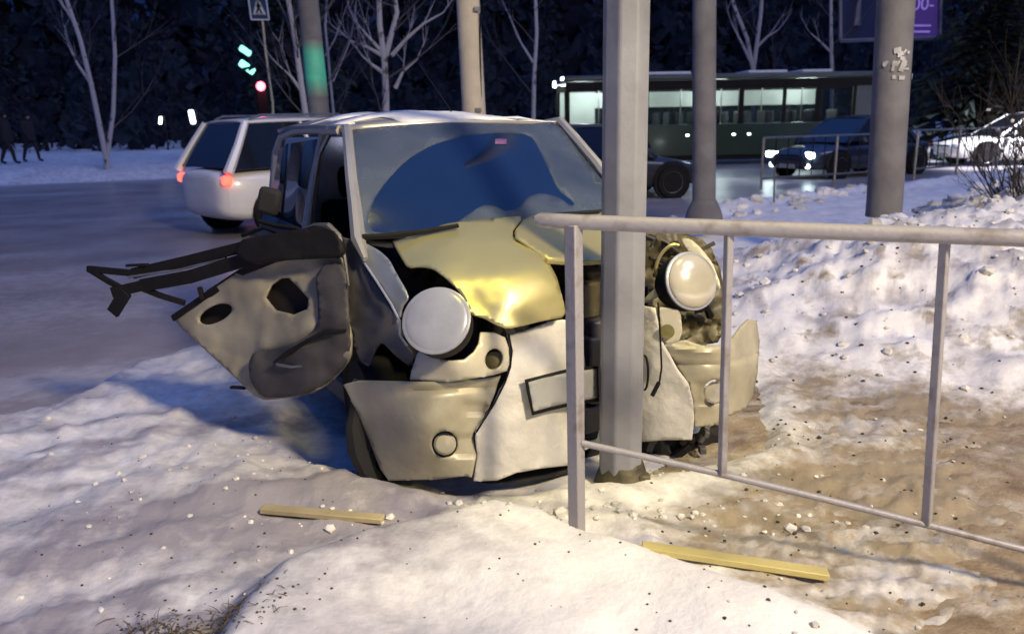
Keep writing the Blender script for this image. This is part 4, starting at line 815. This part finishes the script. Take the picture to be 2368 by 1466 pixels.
for a, b in zip(xs[:-1], xs[1:]):
    for s in (-1, 1): mb = MB(); mb.box(((a+b)/2, s*(BW/2-.01), 1.83), (b-a-.1, .01, 1.06)); mb.build('window', pane, bus, smooth=False)
mb = MB(); mb.box((-hx+.01, 0, 1.78), (.01, BW-.12, 1.2)); mb.build('windshield', pane, bus, smooth=False)
mb = MB(); mb.box((-hx-.02, -BW/2+.35, 2.76), (.14, .3, .09)); mb.build('marker_lamp', M['ew'], bus)
for x in np.arange(-hx+.5, hx-1.2, 1.1):
    for s in (-.55, .55): mb = MB(); mb.box((x, s, 2.61), (.85, .14, .03)); mb.build('ceiling_lamp', M['ebus'], bus, smooth=False)
mb = MB(); mb.box((-hx+.7, BW/2-.12, 1.85), (1.2, .02, 1.1)); mb.box((-.0, BW/2-.12, 2.12), (BL-2.6, .02, .5)); mb.build('inner_wall', M['businner'], bus)
k = 0
for x in np.arange(-hx+1.6, hx-1.2, .78):
    for s in (-.75, .75):
        mb = MB(); mb.box((x, s, .85), (.42, .8, .12)); mb.box((x+.2, s, 1.25), (.1, .8, .85)); mb.build('seat', M['coatm'], bus, bevel=.05)
for x in np.arange(-hx+1.2, hx-1.2, 1.35): mb = MB(); mb.tube([(x, -.3, .35), (x, -.3, 2.6)], .02, 6); mb.build('grab_pole', M['rim'], bus)
mb = MB(); mb.box((-hx+.45, 0, 1.0), (.5, 1.9, .5)); mb.build('dashboard', M['blk'], bus, bevel=.05)
for (x, w) in ((-hx+3.3, 1.6), (-hx+6.6, 1.3), (hx-2.2, 1.0)):
    mb = MB(); mb.box((x, 0, 2.87), (w, 1.5, .12)); mb.build('roof_hatch', M['snowflat'], bus, bevel=.04)
for x in (-hx+2.3, hx-2.6):
    for s in (-1, 1): wheel((x, s*(BW/2-.10), .48), (0, s, 0), bus, .48, .28, False)
for x in (-hx+.08,):
    for s in (-.85, .85): mb = MB(); mb.box((x-.08, s, .62), (.05, .3, .16)); mb.build('headlight', M['ew'], bus, bevel=.02)
for x in (-hx+5.4, -hx+3.9, -hx+5.9): mb = MB(); mb.box((x, -BW/2-.035, .95), (.1, .01, .05)); mb.build('side_marker', M['ef'], bus)
for x in (-4.5, -3.2, 0, 3):
    l = bpy.data.lights.new('bus_light', 'POINT'); l.energy = 130; l.color = (.82, 1, .93); l.shadow_soft_size = .3; lo = bpy.data.objects.new('bus_light', l); COL.objects.link(lo); lo.location = wm(bus) @ V((x, 0, 2.35))
# passengers on the bus and pedestrians
def person(name, label, loc, rz, H, pose, parent_=None, cat='person', mc='coatm'):
    o = thing(name, label, cat, loc, rz); k = H/1.75
    J = {'pel': (0, 0, .95), 'spi': (0, .01, 1.15), 'che': (0, .01, 1.38), 'nek': (0, .0, 1.50), 'hed': (0, -.02, 1.62), 'top': (0, -.02, 1.72)}
    R = {'pel': .17, 'spi': .18, 'che': .19, 'nek': .065, 'hed': .10, 'top': .075}; E = [('pel', 'spi'), ('spi', 'che'), ('che', 'nek'), ('nek', 'hed'), ('hed', 'top')]
    for s, n in ((-1, 'l'), (1, 'r')):
        st = pose*s
        J['hip'+n] = (s*.09, 0, .88); J['kne'+n] = (s*.10, st*.16-.02, .48); J['ank'+n] = (s*.10, st*.26+.03*abs(st), .09); J['toe'+n] = (s*.11, st*.26-.14, .05)
        J['sho'+n] = (s*.20, .01, 1.40); J['elb'+n] = (s*.26, -st*.10+.03, 1.12); J['wri'+n] = (s*.25, -st*.2-.06, .88); J['han'+n] = (s*.245, -st*.2-.09, .80)
        for a, r in (('hip', .11), ('kne', .075), ('ank', .055), ('toe', .045), ('sho', .095), ('elb', .065), ('wri', .045), ('han', .04)): R[a+n] = r
        E += [('pel', 'hip'+n), ('hip'+n, 'kne'+n), ('kne'+n, 'ank'+n), ('ank'+n, 'toe'+n), ('che', 'sho'+n), ('sho'+n, 'elb'+n), ('elb'+n, 'wri'+n), ('wri'+n, 'han'+n)]
    ks = list(J); me = bpy.data.meshes.new('body'); me.from_pydata([tuple(c*k for c in J[a]) for a in ks], [(ks.index(a), ks.index(b)) for a, b in E], [])
    b = bpy.data.objects.new('body', me); COL.objects.link(b); b.parent = o; me.materials.append(M[mc])
    sk = b.modifiers.new('skin', 'SKIN'); me.skin_vertices.new() if not me.skin_vertices else None
    for i, a in enumerate(ks): me.skin_vertices[0].data[i].radius = (R[a]*k, R[a]*k*.8); me.skin_vertices[0].data[i].use_root = (a == 'pel')
    b.modifiers.new('sub', 'SUBSURF').levels = 1
    mb = MB(); mb.lathe((0, -.005, 1.66*k), (0, 0, 1), [(-.05*k, .112*k), (.0, .118*k), (.06*k, .105*k), (.10*k, .05*k), (.11*k, .001)], 14); mb.build('hat', M['blk'], o)
    mb = MB(); mb.lathe((0, -.075*k, 1.61*k), (0, -1, 0), [(0, .07*k), (.03*k, .06*k), (.045*k, .02*k)], 12); mb.build('face', M['skin'], o)
    mb = MB(); mb.lathe((0, .0, .78*k), (0, 0, 1), [(0, .23*k), (.25*k, .20*k), (.55*k, .215*k), (.66*k, .15*k), (.71*k, .08*k)], 16); mb.build('coat', M[mc], o)
    return o
q = G(30, 383, .38); person('person', 'person in long dark coat walking on the far snow, left of a companion', (q.x-.1, q.y, hz(q.x-.1, q.y)), math.radians(100), 1.72, 1)
q = G(58, 380, .38); person('person', 'person in dark coat mid stride on the far snow, right of a companion', (q.x+.1, q.y+.3, hz(q.x+.1, q.y+.3)), math.radians(75), 1.66, -1)
# ------------------------------------------------------------------ far railing (right)
def fence(label, pts, h, nb_, group=None):
    o = thing('street_railing', label, 'railing', (pts[0][0], pts[0][1], 0), 0, group)
    A, B = V(pts[0]), V(pts[1]); 
    for zz in (h, h*.22): mb = MB(); mb.tube([A+V((0, 0, zz)), B+V((0, 0, zz))], .022, 6); mb.build('rail', M['rim'], o, world=True)
    for k in range(nb_+1):
        p = A+(B-A)*k/nb_; big = k % 6 == 0; mb = MB(); mb.tube([p+V((0, 0, 0 if big else h*.22)), p+V((0, 0, h))], .028 if big else .012, 6); mb.build('post' if big else 'baluster', M['rim'] if big else M['blk'], o, world=True)
A = P(1790, 492, 13.2); fence('thin grey street railing between the dark car and the thick concrete pole', [(5.2, 16.6, .02), (8.9, 18.3, .02)], 1.05, 12, 'railings along the far kerb')
fence('thin dark street railing in front of the white car at the right edge', [(9.3, 18.5, .02), (14.5, 21.0, .02)], 1.1, 24, 'railings along the far kerb')
mb = MB(); a = P(1789, 495, 12.9); mb.tube([a, P(1792, 385, 12.9)], .014, 6); mb.lathe(a+V((0, 0, -.03)), (0, 0, 1), [(0, .05), (.04, .03)], 8); o = mb.build('marker_post', M['conc']); tag(o, 'thin metal marker post at the road edge between two concrete poles', 'post')
# ------------------------------------------------------------------ signs, signals, lamps
def sign(label):
    o = thing('crossing_sign', label, 'sign', tuple(P(632, 275, 24))); y = 24
    mb = MB(); mb.tube([P(632, 300, y), P(630, 240, y), P(614, 120, y), P(606, 40, y), P(600, -60, y)], .045, 8); mb.build('post', M['rim'], o, world=True)
    c = P(598, 16, y-.1); w = .50; h = .70; X = V((1, 0, -.03)); Zz = V((-.05, 0, 1))
    def q(a, b, d=0): return c+X*(a*w/2)+Zz*(b*h/2)+V((0, -d, 0))
    mb = MB(); mb.add([q(-1, -1), q(1, -1), q(1, 1), q(-1, 1)], [(0, 1, 2, 3)]); bd = mb.build('board', M['signb'], o, world=True, smooth=False, solid=.02)
    mb = MB()
    for (a, b) in (((-1, -1), (1, -1)), ((1, -1), (1, 1)), ((1, 1), (-1, 1)), ((-1, 1), (-1, -1))): mb.tube([q(*a, .02), q(*b, .02)], .024, 4)
    mb.build('border', M['signw'], bd, world=True)
    mb = MB(); mb.add([q(-.72, -.62, .016), q(.72, -.62, .016), q(0, .8, .016)], [(0, 1, 2)]); mb.build('triangle', M['signw'], bd, world=True, smooth=False)
    mb = MB()
    for (a, b, r) in (((-.30, -.5), (0, -.1), .026), ((.3, -.5), (0, -.1), .026), ((0, -.1), (.02, .25), .04), ((.02, .2), (.28, -.02), .02), ((.02, .2), (-.22, -.02), .02), ((.02, .34), (.02, .44), .045)): mb.tube([q(*a, .03), q(*b, .03)], r, 6)
    for a in (-.5, -.2, .1, .4): mb.tube([q(a, -.56, .03), q(a+.12, -.56, .03)], .014, 4)
    mb.build('walking_figure', M['blk'], bd, world=True)
    return o
sign('pedestrian crossing sign with walking figure in a triangle on a thin post')
def signal(u, v, y, m, label, r=.12, n='traffic_light'):
    c = P(u, v, y); o = thing(n, label, 'traffic light', (c.x, c.y, 0)); mb = MB(); mb.box(c+V((0, .1, -.3)), (.3, .16, .95)); mb.build('housing', M['blk'], o, world=True, bevel=.03)
    mb = MB(); mb.lathe(c, (0, -1, 0), [(0, r), (.03, r*.8), (.05, .001)], 16); mb.build('lens', m, o, world=True)
    mb = MB(); mb.tube([V((c.x+.05, c.y+.2, -.1)), V((c.x+.05, c.y+.2, c.z+.2))], .05, 8); mb.build('post', M['blk'], o, world=True)
    return c
c = signal(603, 200, 23.4, M['er'], 'traffic light showing red beside the crossing sign post', .13)
l = bpy.data.lights.new('red_glow', 'POINT'); l.energy = 10; l.color = (1, .12, .2); l.shadow_soft_size = .12; lo = bpy.data.objects.new('red_glow', l); COL.objects.link(lo); lo.location = c+V((0, -.3, 0))
def streetlight(u, v, y, w, h, m, label, rot=0, cat='lamp', group='far lit lamps'):
    c = P(u, v, y); o = thing('street_lamp', label, cat, (c.x, c.y, 0), 0, group)
    mb = MB(); mb.box(c, (w, .12, h), Matrix.Rotation(rot, 3, 'Y')); mb.build('lamp_head', m, o, world=True, bevel=min(w, h)*.3)
    mb = MB(); mb.tube([V((c.x+.12, c.y+.2, -.2)), V((c.x+.12, c.y+.2, c.z+h*.6)), c+V((0, .1, h*.3))], .04, 6); mb.build('post', M['dark'], o, world=True)
streetlight(567, 118, 30, .46, .22, M['eg'], 'upper of two pale green slanted lamps left of the crossing sign', .6)
streetlight(571, 156, 30, .62, .26, M['eg'], 'lower brighter pale green slanted lamp left of the crossing sign', .65)
streetlight(371, 279, 38, .12, .34, M['ew'], 'small dim white lamp far behind the snow field, left of a brighter one', .2)
streetlight(444, 271, 38, .24, .62, M['ew'], 'bright upright white lamp far behind the snow field near the white car', -.1)
streetlight(1288, 196, 33, .34, .26, M['ew'], 'small white lamp above the front end of the bus', 0)
# billboard
bb = thing('billboard', 'dark blue framed billboard with a purple price panel, cut off by the top edge', 'billboard', tuple(P(2060, 200, 31)))
y = 31
def q(u, v, d=0): return P(u, v, y-d)
mb = MB(); mb.add([q(1946, 92), q(2172, 84), q(2176, -130), q(1946, -130)], [(0, 1, 2, 3)]); mb.build('board', M['board'], bb, world=True, smooth=False, solid=.1)
mb = MB(); mb.add([q(2092, 86, .09), q(2168, 84, .09), q(2170, -120, .09), q(2092, -120, .09)], [(0, 1, 2, 3)]); pp = mb.build('price_panel', M['boardp'], bb, world=True, smooth=False, solid=.02)
mb = MB(); mb.tube([q(1944, 95, .1), q(2176, 88, .1)], .07, 6); mb.tube([q(1944, 95, .1), q(1944, -130, .1)], .07, 6); mb.tube([q(2173, 88, .1), q(2179, -130, .1)], .07, 6); mb.build('frame', M['boardf'], bb, world=True)
pk = emitm('pale_violet_print', (.35, .25, .75), .35)
mb = MB(); 
for (v, u0, u1) in ((60, 2108, 2152), (74, 2108, 2150)): mb.tube([q(u0, v, .12), q(u1, v, .12)], .045, 4)
mb.build('text_lines', pk, pp, world=True)
fc = bpy.data.curves.new('t', 'FONT'); fc.body = '00-'; fc.size = .62; fo = bpy.data.objects.new('t', fc); me = bpy.data.meshes.new_from_object(fo); bpy.data.objects.remove(fo)
mb = MB(); c = q(2108, 24, .13); mb.add([(c.x+v.co.x, c.y, c.z+v.co.y) for v in me.vertices], [tuple(p.vertices) for p in me.polygons]); mb.build('lettering', pk, pp, world=True, smooth=False, solid=.01)
mb = MB(); mb.tube([q(1980, 60, .1), q(1984, 20, .1), q(1990, -10, .1)], [.16, .12, .04], 6); mb.build('printed_figure', M['boardf'], bb, world=True)
mb = MB(); mb.tube([V((q(2060, 90).x, y+.3, -.3)), V((q(2060, 90).x, y+.3, 6))], .2, 10); mb.build('post', M['blk'], bb, world=True)
# ------------------------------------------------------------------ trees
def branch(mb, p, d, l, r, depth, up=.25):
    pts = [p]; q = V(p); dd = V(d).normalized(); n = 4
    for i in range(n):
        dd = (dd+V((random.uniform(-.16, .16), random.uniform(-.16, .16), random.uniform(-.05, up)))).normalized(); q = q+dd*l/n; pts.append(q.copy())
    mb.tube(pts, [r*(1-.75*i/n) for i in range(n+1)], 5 if depth > 1 else 3, False)
    if depth > 0:
        for k in range(4):
            j = random.randint(1, n); a = random.uniform(.4, .9); ax = V((random.uniform(-1, 1), random.uniform(-1, 1), random.uniform(-.2, .6))).normalized()
            branch(mb, pts[j], (dd+ax*a), l*random.uniform(.45, .65), r*.5, depth-1, up)
def birch(label, stems, y, r, H, twigs, group='birch trees beyond the road', big=()):
    base = P(*stems[0][0], y); base.z = 0 if y < 20 else hz(base.x, base.y)
    o = thing('birch_tree', label, 'tree', (base.x, base.y, base.z), 0, group); cr = MB()
    for si, st in enumerate(stems):
        pts = [P(u, v, y) for (u, v) in st]
        if si == 0 or st[0] == stems[0][0]: pts = [pts[0]+V((0, 0, -.4))]+pts
        d = (pts[-1]-pts[-2]).normalized(); d = (d+V((0, 0, .5))).normalized(); n0 = len(pts)
        while pts[-1].z < H: pts.append(pts[-1]+d*.9+V((random.uniform(-.1, .1), random.uniform(-.1, .1), 0)))
        rr = r*(1 if si == 0 else .75); rad = [rr*.58*(1-.85*i/(len(pts)-1)) for i in range(len(pts))]
        mb = MB(); mb.tube(pts, rad, 9); mb.build('trunk', M['birch'], o, world=True)
        for i in range(2, len(pts)):
            k = twigs if i < n0 else 2
            for _ in range(k):
                t = random.random(); p = pts[i-1]*(1-t)+pts[i]*t; a = random.random()*6.28
                branch(cr, p, V((math.cos(a), math.sin(a)*.6, random.uniform(.3, .9))), random.uniform(1.0, 2.3)*H/9, rad[i-1]*.26+.003, 2)
    bm_ = MB()
    for b in big: 
        pts = [P(u, v, y) for (u, v) in b]; bm_.tube(pts, [r*.35*(1-.7*i/(len(pts)-1)) for i in range(len(pts))], 6, False)
        for i in range(1, len(pts)): branch(bm_, pts[i], pts[i]-pts[i-1]+V((random.uniform(-.2, .2), 0, .2)), .7*H/9, r*.12, 1)
    if big: bm_.build('branch', M['birch'], o, world=True)
    cr.build('crown', M['twig'], o, world=True)
birch('forked birch with two pale stems on the far snow left of the white car', [[(245, 362), (232, 300), (212, 200), (185, 90), (150, -10)], [(248, 362), (262, 260), (266, 130), (258, -10)]], 25, .16, 10, 1, big=[[(208, 190), (180, 150), (160, 110)], [(178, 60), (150, 20), (130, -10)]])
birch('slim leaning birch just left of the green banded pole', [[(712, 300), (700, 220), (685, 110), (665, -10)]], 16, .12, 9, 3, big=[[(700, 215), (675, 180), (660, 165)]])
birch('many branched birch behind the wreck roof, right of the green banded pole', [[(893, 300), (892, 200), (888, 130), (878, 60), (876, -10)], [(892, 130), (905, 80), (918, 30), (912, -10)]], 19, .15, 10, 1, big=[[(905, 130), (940, 90), (980, 55), (1025, 30)], [(888, 125), (860, 95), (830, 60)], [(886, 130), (850, 110), (812, 95)], [(914, 205), (932, 165), (965, 138)], [(888, 170), (860, 150), (838, 130)]])
birch('faint slim birch between the warm concrete pole and the metal pole', [[(1233, 300), (1235, 180), (1241, 80), (1238, -10)]], 24, .12, 10, 1, big=[[(1233, 145), (1205, 100), (1170, 20)]])
birch('forked birch rising from behind the middle of the bus', [[(1744, 330), (1742, 165), (1752, 90), (1760, 30), (1762, -10)], [(1742, 165), (1728, 90), (1700, 20), (1690, -10)]], 31, .17, 11, 1, big=[[(1735, 140), (1710, 90), (1690, 50)], [(1750, 110), (1775, 85), (1800, 70)]])
birch('straight birch left of the billboard behind the rear of the bus', [[(1923, 330), (1924, 165), (1922, 80), (1922, -10)]], 30, .13, 11, 1, big=[[(1920, 120), (1895, 95), (1872, 75)]])
birch('bare birch close behind the green banded pole with fine twigs', [[(775, 300), (765, 200), (752, 60), (757, -10)]], 21, .07, 9, 4, big=[[(752, 130), (775, 90), (800, 20)], [(770, 190), (800, 120), (812, 90)]])
def spruce(name, label, x, y, H, R_, n, m='spruce', group=None, parent=None):
    z0 = hz(x, y)-.1; o = thing(name, label, 'tree', (x, y, z0), 0, group)
    mb = MB(); mb.tube([(0, 0, 0), (0, 0, H)], [H*.018, .02], 7); mb.build('trunk', M['bark'], o)
    mb = MB()
    for i in range(n):
        t = random.random()**.8; z = .06*H+t*.92*H; r = R_*(1-t)**.9*random.uniform(.7, 1.1); a = random.random()*6.28; dz = -r*.32
        ca, sa = math.cos(a), math.sin(a); w = .18*r+.12
        for k in range(5):
            s = (k+.6)/5; c = V((ca*r*s, sa*r*s, z+dz*s*s)); ww = w*(1.15-s)*random.uniform(.7, 1.3)
            e1 = V((-sa, ca, 0))*ww; e2 = V((ca*.3*r/2, sa*.3*r/2, -.16*r*random.random()-.05))
            mb.add([c-e1+e2*random.uniform(.5, 1.3), c-V((ca, sa, 0))*.12*r, c+e1+e2*random.uniform(.5, 1.3), c+V((ca, sa, -.3))*.14*r], [(0, 1, 3), (1, 2, 3)])
    mb.build('crown', M[m], o, smooth=False)
spruce('spruce_tree', 'dark spruce behind the crossing sign and the leaning birch', P(690, 200, 27).x, 27, 9, 2.4, 420)
spruce('spruce_tree', 'dark spruce at the right edge above the white car', P(2300, 200, 27).x, 27.5, 8.5, 3.2, 420)
def wood(name, label, rows):
    mb = MB()
    for (x0, x1, y, H, R_, step, n) in rows:
        x = x0
        while x < x1:
            h = H*random.uniform(.75, 1.2); r = R_*random.uniform(.8, 1.2); yy = y+random.uniform(-2, 2); zb_ = .2
            for i in range(n):
                t = random.random()**.7; z = zb_+.02*h+t*.95*h; q = r*(1-t*.85)*random.uniform(.2, 1); a = random.random()*6.28; c = V((x+math.cos(a)*q, yy+math.sin(a)*q, z)); s = random.uniform(.3, 1.0)*(1.25-t)*r*.24
                d1 = V((random.uniform(-1, 1), random.uniform(-.5, .5), random.uniform(-.8, .3)))*s; d2 = V((random.uniform(-.5, .5), random.uniform(-.5, .5), random.uniform(-1, 1)))*s
                k_ = 1.9 if y > 55 else 1; mb.add([c-d1*k_, c+d2*k_, c+d1*.8*k_, c-d2*.9*k_], [(0, 1, 2, 3)])
            x += step*random.uniform(.7, 1.3)
    o = mb.build(name, M['forest'], smooth=False); tag(o, label, 'wood', kind='stuff'); return o
wood('far_wood', 'dark mass of winter woodland behind the street', [(-75, 75, 62, 21, 3.8, 2.8, 560), (-60, 70, 50, 11, 3.2, 4.2, 380), (-48, 60, 42, 6, 2.6, 4.0, 260)])
wood('undergrowth', 'dark undergrowth along the foot of the woodland', [(-50, 62, 40, 3.2, 2.2, 1.8, 60)])
# snowy shrub at the right edge
sh = thing('shrub', 'dark bare shrub with snow on its twigs at the right edge', 'shrub', tuple(G(2420, 520, .6)))
mb = MB(); sb = MB(); base = P(2400, 500, 7.6)
for k in range(34):
    a = random.random()*6.28; d = V((math.cos(a)*.8-.25, math.sin(a)*.5, random.uniform(.5, 1.3))); branch(mb, base+V((random.uniform(-.15, .35), random.uniform(-.2, .2), -.2)), d, random.uniform(.6, 1.25), .011, 2)
mb.build('twigs', M['bark'], sh, world=True)
for k in range(46):
    p = base+V((random.uniform(-.45, .5), random.uniform(-.3, .3), random.uniform(.1, 1.0))); sb.add([tuple(p+v*random.uniform(.012, .03)*1.0) for v in ICV], ICF)
tag(sb.build('snow_lumps', M['snowflat'], sh, world=True), kind='stuff')
# ------------------------------------------------------------------ the street lamp whose light falls on the scene (outside the frame)
sl = thing('street_lamp', 'tall lit street lamp on the pavement behind the viewer', 'lamp', (LAMP_POS.x+1.4, LAMP_POS.y, 0))
mb = MB(); mb.tube([(LAMP_POS.x+1.4, LAMP_POS.y, -.3), (LAMP_POS.x+1.4, LAMP_POS.y, 7.2), (LAMP_POS.x+1.0, LAMP_POS.y, 7.6), (LAMP_POS.x+.3, LAMP_POS.y, 7.6)], [.09, .06, .05, .04], 10); mb.build('post', M['conc'], sl, world=True)
mb = MB(); mb.box(LAMP_POS+V((0, 0, .40)), (.7, .3, .12)); mb.build('lamp_head', M['rim'], sl, world=True, bevel=.03)
mb = MB(); mb.box(LAMP_POS+V((0, 0, .31)), (.5, .22, .04)); mb.build('lens', M['estreet'], sl, world=True)
l = bpy.data.lights.new('street_lamp_light', 'POINT'); l.energy = LAMP_W; l.color = (1, .83, .53); l.shadow_soft_size = .7
lo = bpy.data.objects.new('street_lamp_light', l); COL.objects.link(lo); lo.location = LAMP_POS
